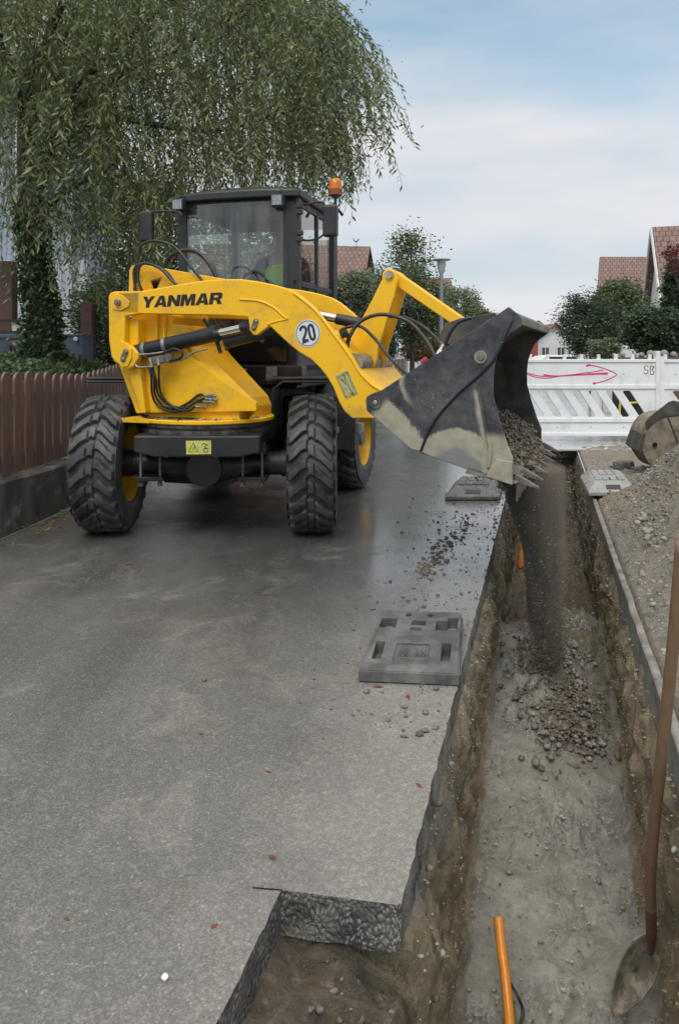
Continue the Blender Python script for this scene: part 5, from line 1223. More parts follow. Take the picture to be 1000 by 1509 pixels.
m = MB(); fd_ = (B(0, -1, 0)-B(0, 0, 0)); rt = (B(1, 0, 0)-B(0, 0, 0)); m.tube([hd+fd_*.075+Vector((0, 0, .01)), hd+fd_*.108-Vector((0, 0, .03)), hd+fd_*.085-Vector((0, 0, .035))], [.008, .016, .008], 8, False); m.build('nose', MT['skin'], person)
for k in (-1, 1):
    m = MB(); m.lathe([(0, 0), (.010, .003), (.0, .006)], hd+fd_*.084+rt*.032*k+Vector((0, 0, .012)), fd_, 10); m.build('eye', MT['ink'], person)
    m = MB(); m.lathe([(0, -.008), (.028, -.004), (.022, .006), (0, .01)], hd+rt*.082*k-Vector((0, 0, .01)), rt*k, 12); m.build('ear', MT['skin'], person)
m = MB(); m.tube([hd+fd_*.085+rt*.025-Vector((0, 0, .065)), hd+fd_*.092-Vector((0, 0, .066)), hd+fd_*.085-rt*.025-Vector((0, 0, .065))], .004, 6); m.build('mouth', simple('lips', (.30, .11, .09), .5), person)
# ================================================================== STREET OBJECTS
# base plates (barrier feet) lying loose: 0.42 x 0.80 x 0.11
def base_plate(label, o_, xdir, ydir, w, l, h, mat, tilt=0.):
    t = tag(empty('base_plate', o_), label, 'base plate', 'loose plastic barrier feet')
    O = Vector(o_); xd, yd = Vector(xdir).normalized(), Vector(ydir).normalized()
    mp = lambda p, q, z: O+xd*(p*w)+yd*(q*l)+Vector((0, 0, z*h))
    m = MB()
    outer = [(.0, .0), (1, .0), (1, .52), (1.0, .97), (.97, 1), (.03, 1), (0, .97)]
    holes = [[(.09, .16), (.19, .16), (.19, .40), (.09, .40)], [(.80, .16), (.90, .16), (.90, .40), (.80, .40)],
             [(.06, .64), (.25, .64), (.25, .82), (.06, .82)], [(.70, .62), (.95, .62), (.95, .86), (.83, .86), (.83, .80), (.70, .80)],
             [(.42, .60), (.55, .60), (.55, .66), (.42, .66)], [(.42, .70), (.58, .70), (.58, .79), (.42, .79)],
             circ((.36, .90), .035, 14), circ((.62, .90), .035, 14)]
    inset = lambda P, k: [(.5+(p-.5)*k, .5+(q-.5)*k) for p, q in P]
    m.prism(outer, mp, .06, .20); m.prism(outer, mp, .2005, .62, holes=holes[:6])
    def top(p, q, z):  # shallow wedge: the front rim falls away
        zz = z if z < .7 else z-.36*max(0, 1-q/.45)
        return mp(p, q, zz)
    m.prism(inset(outer, .965), top, .62, 1.0, holes=holes)
    m.build('body', MT[mat], t, bevel=.006)
    for (x, y) in ((.17, .70), (.89, .70)): m = MB(); m.lathe([(0, 0), (.026, 0), (.022, h*.55), (0, h*.6)], mp(x, y, .20), n=16); smoothshade(m.build('peg', MT['plate'], t))
    m = MB(); m.prism([(.31, .12), (.67, .12), (.67, .37), (.31, .37)], mp, 1.0, 1.03, holes=[[(.32, .13), (.66, .13), (.66, .36), (.32, .36)]])
    for i, x in enumerate((.36, .42, .53, .58, .63)): m.prism([(x, .20), (x+.03, .20), (x+.03, .27), (x, .27)], mp, 1.0, 1.03, holes=[[(x+.008, .215), (x+.022, .215), (x+.022, .255), (x+.008, .255)]])
    m.build('moulded_mark', MT['plate'], t)
    return t
a, b = gd(528, 1006), gd(676, 1012); c_ = gd(560, 905)
base_plate('large dark grey plastic barrier foot lying near on the road by the trench edge', (a.x, a.y, .002), b-a, Vector((c_.x-a.x+.02, c_.y-a.y, 0)), (b-a).length, .68, .070, 'plate')
a, b = gd(655, 738), gd(733, 738)
def small_plate(label, a, w, l, mat, rz=0.):
    t = tag(empty('base_plate', a), label, 'base plate', 'loose plastic barrier feet'); O = Vector(a)
    xd = Vector((math.cos(rz), math.sin(rz), 0)); yd = Vector((-xd.y+.27, xd.x, 0)).normalized()
    mp = lambda p, q, z: O+xd*p*w+yd*q*l+Vector((0, 0, z))
    m = MB(); m.prism([(0, 0), (1, 0), (1, 1), (0, 1)], mp, .004, .035)
    m.hexa([mp(*p, .035) for p in ((0, 0), (1, 0), (1, 1), (0, 1))], [mp(*p, .105) for p in ((.17, .22), (.83, .22), (.83, .92), (.17, .92))])
    for i in range(4):
        for j in range(4):
            if (i, j) in ((1, 1), (2, 1)): continue
            x, y = .19+.155*i, .27+.16*j; m.prism([(x, y), (x+.12, y), (x+.12, y+.12), (x, y+.12)], mp, .100, .118)
    m.build('body', MT[mat], t, bevel=.006)
    m = MB(); xz = lambda p, q: mp(p, .02+.2*(q-.035)/.07, q)
    fr_ = [(.36, .055), (.64, .055), (.64, .082), (.36, .082)]
    m.prism(fr_, lambda p, q, t_: mp(p, .22*(q-.035)/.07, q)+Vector((0, -.004-t_, .001)), 0, .003); m.build('recess', MT['ink'], t)
    m = MB(); m.prism([(.36, .30), (.64, .30), (.64, .42), (.36, .42)], mp, .106, .112); m.build('slot', MT['ink'], t)
    return t
small_plate('dark plastic barrier foot on the wet road just beneath the loader bucket', (a.x, a.y, .002), .50, .78, 'plate')
D_ = F*H/(739-HY); small_plate('pale grey plastic barrier foot right of the trench beside the spoil heap', ((867-500)*D_/F, D_, .045), .475, .95, 'plate2', R(2))

# barriers
BD = 11.25
def barrier(label, x0, y0, L_, rz, marks):
    t = tag(empty('barrier', (x0, y0, .10)), label, 'barrier', 'white plastic site barriers')
    c, s_ = math.cos(rz), math.sin(rz); mp = lambda p, q, t_: Vector((x0+c*p-s_*t_, y0+s_*p+c*t_, q))
    m = MB(); slots = []
    n = int((L_-.12)/.255); 
    for i in range(n):
        x = .16+i*.255; tp = [(x, .77), (x+.11, .77), (x+.245+.11, .40), (x+.245, .40)]
        if x+.36 > L_-.03: break
        r = [(x+.012, .785), (x+.098, .785), (x+.118, .765), (x+.245+.105, .415), (x+.245+.09, .392), (x+.245+.012, .392), (x+.245-.006, .41), (x-.004, .765)]
        slots.append(r)
    dots = [circ((.20+.5*i, 1.03), .011, 8) for i in range(int(L_/.5))]+[circ((.20+.5*i, .235), .011, 8) for i in range(int(L_/.5))]
    m.prism([(0, .12), (L_, .12), (L_, 1.25), (0, 1.25)], mp, 0, .035, holes=slots+dots)
    for z, h in ((1.235, .022), (.845, .03), (.345, .03), (.13, .022)): m.prism([(0, z-h), (L_, z-h), (L_, z+h), (0, z+h)], mp, -.022, .057)
    i = 0
    while .03+i*.255 < L_-.06: x = .03+i*.255; m.prism([(x, 1.25), (x+.045, 1.25), (x+.04, 1.33), (x+.005, 1.33)], mp, -.01, .045); i += 1
    m.prism([(L_-.03, .10), (L_+.035, .10), (L_+.035, 1.38), (L_-.03, 1.38)], mp, -.035, .07); m.prism([(-.03, .10), (.025, .10), (.025, 1.30), (-.03, 1.30)], mp, -.03, .065)
    m.prism([(-.0, .11), (L_, .11), (L_, .16), (0, .16)], mp, -.02, .055)
    m.build('panel', MT['barrier'], t, bevel=.005, seg=1)
    return t, mp
xr = (968-500)*BD/F; L1 = 2.20
b1_, mp1 = barrier('long white slotted barrier with a pink spray painted arrow, behind the bucket', xr-L1, BD, L1, 0, True)
def bp(x, y): return ((x-500)*BD/F-(xr-L1), H-(y-HY)*BD/F)
m = MB()
W_ = .022
for P, w in (([(768, 546), (785, 552), (800, 554.5), (818, 554)], W_*.7), ([(772, 549.5), (790, 556), (806, 557), (820, 555)], W_*.7), ([(800, 552), (818, 554), (850, 552.5), (880, 551), (895, 551)], W_*.95), ([(818, 555), (850, 551), (876, 547.5), (888, 545)], W_*.7), ([(866, 551.5), (895, 550)], W_*1.3),
             ([(866, 538), (880, 540), (895, 545), (908, 551.5), (898, 558), (888, 562), (875, 565)], W_*.75), ([(863, 539), (870, 537.5)], W_*1.4), ([(873, 566), (877, 564)], W_*1.5)):
    Q = catmull([Vector(bp(*p)) for p in P], 5) if len(P) > 2 else [Vector(bp(*p)) for p in P]
    tt = -.0012-.0008*random.random(); m.ribbon([tuple(q) for q in Q], w, mp1, -.0005, tt)
m.build('spray_arrow', MT['pink'], b1_)
m = MB()
for P in ([(955, 540), (951, 538.5), (948.5, 541), (950, 544.5), (954, 545.5), (954.5, 549), (951, 551), (948, 549)], [(958, 552), (957.5, 545), (958.5, 539), (963, 540.5), (960, 544.5), (963.5, 548), (962, 551.5), (958, 552)]): m.ribbon([bp(*p) for p in P], .010, mp1, -.0005, -.0015)
m.build('marker_lettering', MT['inkblue'], b1_)
b2_, mp2 = barrier('second white slotted barrier at the right edge of the photo, next to the post', xr+.06, BD-.02, 2.1, R(-6), False)
# steel cover plate bridging the trench under the barriers
m = MB(); m.prism([(2.55, 10.28), (4.55, 10.32), (4.75, 12.1), (2.5, 12.1)], XY, .006, .030)
tag(m.build('cover_plate', simple('wet_pale_sheet', (.42, .42, .43), .18, c2=(.30, .30, .31), sc=4), bevel=.004), 'wet pale sheet laid over the far end of the trench under the barriers', 'cover plate')

# excavator bucket on the bank
t = tag(empty('excavator_bucket', (3.55, 7.7, .15)), 'rusty tan excavator bucket resting on the spoil heap at right edge', 'excavator bucket')
EB = lambda x, y, d=0.: px(x, y, 7.55+d)
def ebp(pts, d0, d1):
    def mp(p, q, d): v = px(p, q, 7.55); return v+Vector((.16, 1, 0)).normalized()*d
    m = MB(); m.prism(pts, mp, d0, d1); return m
discp0 = [(947, 668), (945, 655), (948, 640), (954, 628), (962, 619), (975, 613), (992, 611), (1035, 614), (1060, 640), (1062, 672), (1040, 700), (1000, 700), (975, 697), (960, 688)]
discp = [(p.x, p.y) for p in catmull([Vector(q_) for q_ in discp0+discp0[:1]], 4)[:-1]]
ebp(discp, 0, .02).build('side_plate', MT['tan'], t, bevel=.004); ebp(discp, .58, .60).build('side_plate', MT['tan'], t, bevel=.004)
shp = [(x, y) for x, y in discp[:25]][::-1]; sh2 = [(x+4, y+3) for x, y in discp[:25]]
ebp(shp[::1]+sh2, .02, .58).build('shell', MT['tan'], t)
ebp([(952, 634), (950, 622), (958, 613), (972, 602), (985, 592), (992, 590), (1040, 600), (1040, 612), (1000, 612), (978, 614), (964, 622)], -.012, .012).build('rim_strap', MT['bucketin'], t, bevel=.004)
ebp([(944, 668), (950, 640), (948, 640), (940, 664)], -.01, .60).build('cutting_edge', MT['bucketin'], t)
m = MB(); q_ = px(965, 655, 7.53); m.cyl(q_, q_+Vector((0, .03, 0)), .022, 12); m.build('pivot_hole', MT['ink'], t)
m = MB(); q_ = px(984, 652, 7.54)
m.tube([px(984, 615, 7.54), px(994, 640, 7.54), px(1003, 668, 7.54)], .006, 6); m.build('weld_seam', MT['bucketin'], t)

# orange pipes
m = MB(); m.tube([px(734, 1353, 3.02), px(738, 1395, 2.95), px(744, 1440, 2.88), px(750, 1500, 2.80), px(756, 1590, 2.70)], .0195, 18); m.smooth = True
o = m.build('orange_pipe', MT['orange'], origin=px(745, 1450, 2.9)); tag(o, 'orange plastic pipe end sticking out of the grey mud in the near trench', 'pipe')
m = MB(); m.tube([px(766, 838, 5.95), px(768, 815, 6.0), px(771, 790, 6.08), px(775, 758, 6.2)], .026, 16); m.smooth = True
o = m.build('orange_pipe', MT['orange'], origin=px(770, 800, 6.0)); tag(o, 'orange plastic pipe standing by the left trench wall below the bucket', 'pipe')
m = MB(); m.tube([px(752, 1450, 2.9), px(762, 1468, 2.86), px(770, 1490, 2.84), px(766, 1512, 2.8), px(762, 1540, 2.7)], .006, 8); m.smooth = True
tag(m.build('black_cable', MT['rubber'], origin=px(765, 1490, 2.85)), 'thin black cable loop in the mud beside the near orange pipe', 'cable')

# shovel
t = tag(empty('shovel', px(958, 1380, 2.75)), 'worn shovel with long wooden handle leaning in the trench at right', 'shovel')
m = MB(); m.tube([px(1004, 800, 2.25), px(993, 930, 2.33), px(978, 1080, 2.43), px(964, 1210, 2.55), px(957.5, 1300, 2.64), px(959, 1385, 2.74)], [.0185, .0185, .019, .019, .019, .016], 14); m.smooth = True
m.build('handle', MT['wood'], t)
m = MB(); m.tube([px(958, 1335, 2.68), px(959, 1375, 2.73), px(958, 1405, 2.77)], [.0205, .019, .010], 14); m.smooth = True; m.build('socket', simple('red_worn_socket', (.16, .04, .03), .6, c2=(.12, .10, .09), sc=30), t)
bo = [(958, 1374), (968, 1378), (974, 1392), (972, 1420), (962, 1450), (944, 1474), (922, 1492), (904, 1500), (900, 1488), (902, 1462), (908, 1436), (918, 1408), (934, 1386), (946, 1378)]
vs = []; cxy = Vector((936, 1434)); rings = [0, .25, .5, .75, .92, 1.0]
for rr_ in rings:
    for p in bo:
        q = cxy.lerp(Vector(p), rr_); dpt = 2.80+.05*(1-rr_**2)-(q.y-1434)/1000*.35; vs.append(px(q.x, q.y, dpt))
nb_ = len(bo); fs = [(i*nb_+j, i*nb_+(j+1) % nb_, (i+1)*nb_+(j+1) % nb_, (i+1)*nb_+j) for i in range(len(rings)-1) for j in range(nb_)]
m = MB(); m.add(vs, fs); m.smooth = True
o = m.build('blade', simple('muddy_blade', (.29, .26, .205), .8, c2=(.15, .125, .095), sc=14, lo=.45, hi=.55, bump=.7), t); so_ = o.modifiers.new('solid', 'SOLIDIFY'); so_.thickness = .004

# broken asphalt chunks and stones
for (x, y, D, r, lb) in [(918, 686, 8.3, .13, 'broken asphalt lump left of the excavator bucket, the largest of the pair'), (940, 694, 8.1, .09, 'black broken asphalt lump tucked against the excavator bucket')]:
    rock(x, y, D, r, lb, 'chunk', 'asphalt_chunk', group='broken asphalt chunks')
for (x, y, D, r, lb) in [(903, 690, 8.6, .07, 'small tarry lump beside the larger broken asphalt')]: rock(x, y, D, r, lb, 'chunk', 'asphalt_chunk', group='broken asphalt chunks')
for i in range(24):
    x, y = rng.uniform(955, 1000), rng.uniform(835, 900); D = F*(H-.03)/(y-HY); rock(x, y, D, rng.uniform(.010, .022), 'pale rounded pebble among the stones on the right bank', group='pebbles on the right bank', sub=2)
for i in range(16):
    x, y = rng.uniform(935, 995), rng.uniform(740, 800); D = F*(H-.15)/(y-HY); rock(x, y, D, rng.uniform(.012, .03), 'grey stone lying on the side of the spoil heap', group='stones on the spoil heap')
for i in range(18):
    D = rng.uniform(4.1, 4.7); X = SL+.27*D+rng.uniform(.28, .62); z = -floor_d(D)+.03; rock(500+X*F/D, HY+(H-z)*F/D, D, rng.uniform(.012, .024), 'rounded brown stone at the near end of the trench gravel', group='stones in the trench')

# fallen leaves
def leafobj(loc, L_, mat, label, group, first={}):
    key = mat
    if key not in first:
        m = MB(); m.v = [(0, 0, .002), (.35, .18, .012), (1, 0, .004), (.4, -.2, .008), (.7, .10, .016), (.7, -.11, .004)]; m.f = [(0, 3, 1), (1, 3, 4), (3, 5, 4), (4, 5, 2)]; m.a = [('rnd', 'FLOAT', [.3]*6)]
        o = m.build('fallen_leaf', MT[mat]); first[key] = o
    else: o = first[key].copy(); COL.objects.link(o)
    o.location = loc; o.scale = (L_, L_, L_); o.rotation_euler = (rng.uniform(-.2, .2), rng.uniform(-.2, .2), rng.uniform(0, 6.28)); tag(o, label, 'leaf', group)
for i in range(34):
    x, y = rng.uniform(5, 110), 0; y = 770+rng.uniform(0, 40)-x*.35; leafobj(gd(x, y)+Vector((0, 0, .002)), rng.uniform(.055, .095), 'fallen', 'narrow yellow fallen leaf on the road along the foot of the wall', 'fallen leaves by the wall')
for i in range(40):
    x, y = rng.normal(225, 22), rng.normal(710, 16)
    if i > 22: x, y = rng.uniform(230, 410), rng.uniform(705, 760)
    leafobj(gd(x, y)+Vector((0, 0, .002)), rng.uniform(.04, .08), 'fallen', 'yellowish fallen leaf lying on the dark road under the loader', 'fallen leaves under the loader')
leafobj(gd(181, 832)+Vector((0, 0, .002)), .07, 'fallen', 'bright yellow leaf alone on the asphalt in front of the left wheel', 'fallen leaves on the open road')
for (x, y, l_, lb) in [(400, 1140, .045, 'reddish brown leaf on the near asphalt, upper one left of the cut edge'), (612, 1155, .035, 'small red leaf close to the trench edge on the near asphalt'), (322, 1362, .035, 'dull red leaf on the asphalt left of the notch'), (394, 1262, .035, 'dark reddish leaf on the near asphalt above the notch'), (103, 1358, .022, 'tiny brown leaf scrap at the lower left of the road'), (565, 1013, .05, 'orange brown leaf at the front rim of the large barrier foot'), (600, 1024, .05, 'flat reddish leaf just below the large barrier foot'), (605, 885, .05, 'brown leaf behind the large barrier foot'), (520, 930, .03, 'red leaf scrap left of the large barrier foot')]:
    leafobj(gd(x, y)+Vector((0, 0, .002)), l_, 'fallenred', lb, 'fallen leaves on the open road')
# white pebble
q = gd(243, 1443); m_ = rock(243, 1443, q.y, .008, 'small white pebble on the asphalt at lower left', name='pebble', group=None)
m_.data.materials[0] = simple('white_pebble', (.75, .75, .72), .6); m_['category'] = 'pebble'; m_.location.z = .004

# street lamp
LDp = 17.0; q = px(650, 520, LDp); t = tag(empty('street_lamp', (q.x, LDp, 0)), 'grey street lamp with a flat round hat behind the loader link arm', 'street lamp')
zt = H+140*LDp/F
m = MB(); m.tube([(q.x, LDp, 0), (q.x, LDp, 1.1), (q.x, LDp, zt-.30)], [.06, .048, .042], 14, False); smoothshade(m.build('pole', MT['galv'], t))
m = MB(); m.lathe([(.04, -.36), (.06, -.33), (.10, -.16), (.10, -.06), (.0, -.05)], (q.x, LDp, zt), n=20); smoothshade(m.build('lamp_shade', simple('lamp_glass', (.45, .46, .48), .2), t))
m = MB(); m.lathe([(.0, -.065), (.19, -.055), (.215, -.035), (.19, -.02), (.08, .0), (.0, .012)], (q.x, LDp, zt), n=28); smoothshade(m.build('hat', simple('lamp_hat', (.42, .44, .46), .4), t))

# ---------------------------------------------------------------- houses
def roof_quad(P, par, mat, th=.15, name='roof'):
    """P: eave-left, eave-right, ridge-right, ridge-left"""
    a, b, c, d = (Vector(p) for p in P); nrm = (b-a).cross(d-a).normalized()
    if nrm.z < 0: nrm = -nrm
    m = MB(); m.hexa([a-nrm*th, b-nrm*th, c-nrm*th, d-nrm*th], [a, b, c, d])
    w_, h_ = (b-a).length, (d-a).length; m.uv = [(0, 0), (w_, 0), (w_, h_), (0, h_)]*2
    return m.build(name, MT[mat], par)
def window(par, c, w_, h_, nrm=(0, -1, 0), bars=1):
    c = Vector(c); n_ = Vector(nrm); r = Vector((-n_.y, n_.x, 0)); mp = lambda p, q, t: c+r*p+Vector((0, 0, q))+n_*t
    m = MB(); m.ribbon([(-w_/2, -h_/2), (w_/2, -h_/2), (w_/2, h_/2), (-w_/2, h_/2)], .09, mp, -.02, .05, True)
    if bars: m.prism([(-.04, -h_/2), (.04, -h_/2), (.04, h_/2), (-.04, h_/2)], mp, .0, .045)
    f = m.build('window', MT['plaster'], par); m = MB(); m.prism([(-w_/2, -h_/2), (w_/2, -h_/2), (w_/2, h_/2), (-w_/2, h_/2)], mp, -.05, .01); m.build('pane', MT['wglass'], f); return f
def gable_house(name, label, x0, x1, y0, y1, ze, zr, roofm, wallm, gmat=None, axis='x', over=.35, rz=0):
    t = tag(empty(name, ((x0+x1)/2, y0, 0)), label, 'house')
    m = MB()
    if axis == 'x':   # ridge runs along x, gables left and right
        ym = (y0+y1)/2; pr_ = [(y0, 0), (y1, 0), (y1, ze), (ym, zr), (y0, ze)]
        m.prism(pr_, lambda p, q, t_: (t_, p, q), x0, x1); m.build('wall', MT[wallm], t); k = (zr-ze)/(ym-y0)
        roof_quad([(x0-over, y0-over, ze-over*k+.16), (x1+over, y0-over, ze-over*k+.16), (x1+over, ym, zr+.16), (x0-over, ym, zr+.16)], t, roofm)
        roof_quad([(x1+over, y1+over, ze-over*k+.16), (x0-over, y1+over, ze-over*k+.16), (x0-over, ym, zr+.16), (x1+over, ym, zr+.16)], t, roofm)
    else:             # gable faces the camera
        xm = (x0+x1)/2; pr_ = [(x0, 0), (x1, 0), (x1, ze), (xm, zr), (x0, ze)]
        m.prism(pr_, lambda p, q, t_: (p, t_, q), y0, y1); m.build('wall', MT[wallm], t); k = (zr-ze)/(xm-x0)
        roof_quad([(x0-over, y1+over, ze-over*k+.16), (x0-over, y0-over, ze-over*k+.16), (xm, y0-over, zr+.16), (xm, y1+over, zr+.16)], t, roofm)
        roof_quad([(x1+over, y0-over, ze-over*k+.16), (x1+over, y1+over, ze-over*k+.16), (xm, y1+over, zr+.16), (xm, y0-over, zr+.16)], t, roofm)
    return t
# brown-tiled house behind the cab: roof slope towards us, gable to the right
D0 = 34.; a = px(470, 420, D0); b = px(548, 420, D0)
t = tag(empty('house', (0, D0, 0)), 'house with reddish brown tiled roof and weather vane, right behind the cab', 'house')
m = MB(); zr_ = px(535, 362, D0+3).z; ze_ = px(500, 420, D0).z-.4
g0, g1 = px(528, 424, D0), px(557, 420, D0+6.5); gm = px(541, 362, D0+3.2)
Lf = Vector((-7.5, -1.2, 0))
m.hexa([(g0.x, g0.y, 0), (g1.x, g1.y, 0), (g1.x+Lf.x, g1.y+Lf.y, 0), (g0.x+Lf.x, g0.y+Lf.y, 0)], [(g0.x, g0.y, ze_), (g1.x, g1.y, ze_), (g1.x+Lf.x, g1.y+Lf.y, ze_), (g0.x+Lf.x, g0.y+Lf.y, ze_)])
m.add([(g0.x, g0.y, ze_), (g1.x, g1.y, ze_), (gm.x-.1, gm.y, zr_-.2)], [(0, 1, 2)]); m.build('wall', MT['woodgable'], t)
roof_quad([(g0.x+Lf.x, g0.y+Lf.y-.3, ze_-.1), (g0.x+.15, g0.y-.3, ze_-.1), (gm.x+.15, gm.y, zr_), (gm.x+Lf.x, gm.y+Lf.y, zr_)], t, 'tile1')
roof_quad([(g1.x+.15, g1.y+.3, ze_-.1), (g1.x+Lf.x, g1.y+Lf.y+.3, ze_-.1), (gm.x+Lf.x, gm.y+Lf.y, zr_), (gm.x+.15, gm.y, zr_)], t, 'tile1')
q = px(525, 362, D0+3); m = MB(); m.cyl((q.x, q.y, zr_-.1), (q.x, q.y, zr_+.25), .015, 6); m.tube([(q.x-.12, q.y, zr_+.25), (q.x, q.y, zr_+.20), (q.x+.12, q.y, zr_+.33)], .03, 6, False); m.tube([(q.x-.12, q.y, zr_+.25), (q.x-.16, q.y, zr_+.36)], .02, 6, False); m.build('weather_vane', MT['darkmetal'], t)
# distant roof at 625-645,410
gable_house('house', 'small brown roof just visible left of the street lamp over the trees', px(618, 0, 60).x, px(668, 0, 60).x, 60, 68, 5.0, H+108*64/F, 'tile1', 'plaster')
# small white gable house + red house beyond the barrier
D1 = 95.; t = gable_house('house', 'small white house with red roof and two windows, seen over the barrier', px(789, 0, D1).x, px(846, 0, D1).x, D1, D1+8, H+22*D1/F, H+42*D1/F, 'tile2', 'plaster', axis='y', over=.5)
for x in (803, 826): window(t, px(x, 519, D1)+Vector((0, -.05, 0)), .95, 1.25)
roof_quad([(px(775, 0, D1).x, D1+9.5, H), (px(774, 0, D1).x, D1+3, H+14*D1/F), (px(797, 0, D1).x, D1+3, H+40*D1/F), (px(812, 0, D1).x, D1+9.5, H+40*D1/F)], t, 'tile2', name='side_roof')
D2 = 90.; m = MB(); t = tag(empty('house', (px(770, 0, D2).x, D2, 0)), 'dark red walled house left of the small white house, half hidden by the bucket', 'house')
m.box((px(768, 0, D2).x, D2+3, 1.35+.6), (px(794, 0, D2).x-px(742, 0, D2).x, 5, 3.9)); m.build('wall', MT['redplaster'], t)
MT['slate'] = tiles('grey_roof_tiles', (.20, .20, .20), (.28, .28, .27))
roof_quad([(px(740, 0, D2).x, D2-.1, H+1*D2/F), (px(790, 0, D2).x-1.0, D2-.1, H+1*D2/F), (px(783, 0, D2).x-.3, D2+4, H+30*D2/F), (px(740, 0, D2).x, D2+4, H+30*D2/F)], t, 'slate')
# right-hand houses
t = tag(empty('house', px(925, 520, 40)), 'house with a long brown tiled roof behind the dark shrubs, right', 'house')
m = MB(); fp_ = [px(883, 520, 40.4), px(978, 520, 40.4), px(978, 520, 46), px(887, 520, 46)]
m.hexa([Vector((p.x, p.y, 0)) for p in fp_], [Vector((p.x, p.y, H+88*40/F)) for p in fp_]); m.build('wall', MT['plaster'], t)
roof_quad([px(879.5, 431, 40), px(980, 431, 40), px(980, 378, 43), px(883.5, 378, 43)], t, 'tile1'); roof_quad([px(980, 431, 46.4), px(883, 431, 46.4), px(883.5, 378, 43), px(980, 378, 43)], t, 'tile1')
t = tag(empty('house', px(985, 520, 29)), 'tall white gabled house with steep brown roof at the right edge', 'house')
Ap, Fe, Ne = px(970, 338, 30.5), px(957, 447, 33.5), px(985, 447, 27.5); gv = Vector((Ne.x-Fe.x, Ne.y-Fe.y, 0)).normalized(); rv = Vector((-gv.y, gv.x, 0)); rv = rv if rv.x > 0 else -rv
bk_ = rv*9; m = MB(); fl0 = [Vector((p.x, p.y, 0)) for p in (Fe, Ne)]
m.add([fl0[0], fl0[1], Ne, Ap, Fe, fl0[0]+bk_, fl0[1]+bk_, Ne+bk_, Ap+bk_, Fe+bk_], [(0, 1, 2, 3, 4), (9, 8, 7, 6, 5), (1, 6, 7, 2), (5, 0, 4, 9)]); m.build('wall', MT['plaster'], t)
dn = (Ne-Ap).normalized(); up_ = Vector((0, 0, .12)); o1 = -rv*.25
roof_quad([Ne+dn*.5+o1+up_, Ne+dn*.5+bk_+up_, Ap+bk_+up_, Ap+o1+up_], t, 'tile1'); dn2 = (Fe-Ap).normalized()
roof_quad([Fe+dn2*.5+bk_+up_, Fe+dn2*.5+o1+up_, Ap+o1+up_, Ap+bk_+up_], t, 'tile1')
for e_ in (Ne+dn*.5, Fe+dn2*.5): m = MB(); m.tube([Ap+o1*1.1+up_*.3, e_+o1*1.1+up_*.3], .07, 4, False); m.build('bargeboard', MT['plaster'], t)
# car beyond barrier
DC = 38.; cx = px(818, 0, DC).x; t = tag(empty('parked_car', (cx, DC, 0)), 'white parked car seen over the barrier top in front of the small house', 'car')
# a small hatchback
cp_ = [(-2.0, .35), (-2.05, .75), (-1.95, .92), (-1.35, 1.02), (-.85, 1.40), (-.5, 1.47), (.75, 1.46), (1.3, 1.12), (1.95, .98), (2.1, .8), (2.08, .38)]
cp_ = [(p, q*.85) for p, q in cp_]
m = MB(); m.prism(cp_, lambda p, q, t_: (cx+p, DC+t_, q), -.85, .85); smoothshade(m.build('body', MT['carwhite'], t, bevel=.08, seg=3), 50)
m = MB(); m.prism([(-.85, .89), (-.55, 1.17), (.7, 1.17), (1.1, .89)], lambda p, q, t_: (cx+p, DC+t_, q), -.865, .865); m.build('side_glass', MT['wglass'], t)
for x in (-1.3, 1.3):
    m = MB(); m.cyl((cx+x, DC-.88, .32), (cx+x, DC+.88, .32), .32, 24); m.build('wheel', MT['rubber'], t)
# scalloped board fence, white railing
DF = 33.; t = tag(empty('board_fence', (px(578, 0, DF).x, DF, 0)), 'low brown board fence with scalloped top behind the boom', 'fence')
x = px(556, 0, DF).x; k = 0
while x < px(597, 0, DF).x:
    h_ = 1.15-.12*abs(math.sin(k*.35)); m = MB(); m.prism([(x, .05), (x+.13, .05), (x+.13, h_), (x+.065, h_+.05), (x, h_)], lambda p, q, t_: (p, DF+t_, q), 0, .03); m.build('board', MT['woodgable'], t); x += .145; k += 1
m = MB(); m.box((px(598, 0, DF).x, DF, .62), (.12, .12, 1.25)); m.build('post', MT['galv'], t)
t = tag(empty('railing', (px(612, 0, DF+1).x, DF+1, 0)), 'white metal railing beyond the loader hoses', 'railing')
x0, x1 = px(600, 0, DF+1).x, px(740, 0, DF+1).x; m = MB(); m.box(((x0+x1)/2, DF+1, .92), (x1-x0, .05, .05)); m.box(((x0+x1)/2, DF+1, .30), (x1-x0, .05, .05)); m.build('rail', MT['barrier'], t)
x = x0
while x < x1: m = MB(); m.box((x, DF+1, .58), (.04, .03, .72)); m.build('baluster', MT['barrier'], t); x += .135
# low brown wall with round stones behind the second barrier
t = tag(empty('garden_wall', (px(970, 0, 16).x, 16, 0)), 'low brown garden wall with round stones on top behind the barrier', 'wall')
m = MB(); m.box((6.80, 16, .62), (1.9, .25, 1.28)); m.build('wall', MT['woodgable'], t)
for x, r in ((905, .05), (917, .06), (933, .055), (945, .06), (958, .085), (978, .09), (992, .07)):
    q = px(x, 519, 15.95); b_ = bmesh.new(); bmesh.ops.create_icosphere(b_, subdivisions=2, radius=r); m = MB(); m.v = [tuple(v.co+Vector((q.x, q.y, 1.26+r*.8))) for v in b_.verts]; m.f = [tuple(v.index for v in f.verts) for f in b_.faces]; m.a = [('rnd', 'FLOAT', [.6]*len(m.v))]; m.smooth = True; b_.free(); m.build('round_stone', MT['stone'], t)
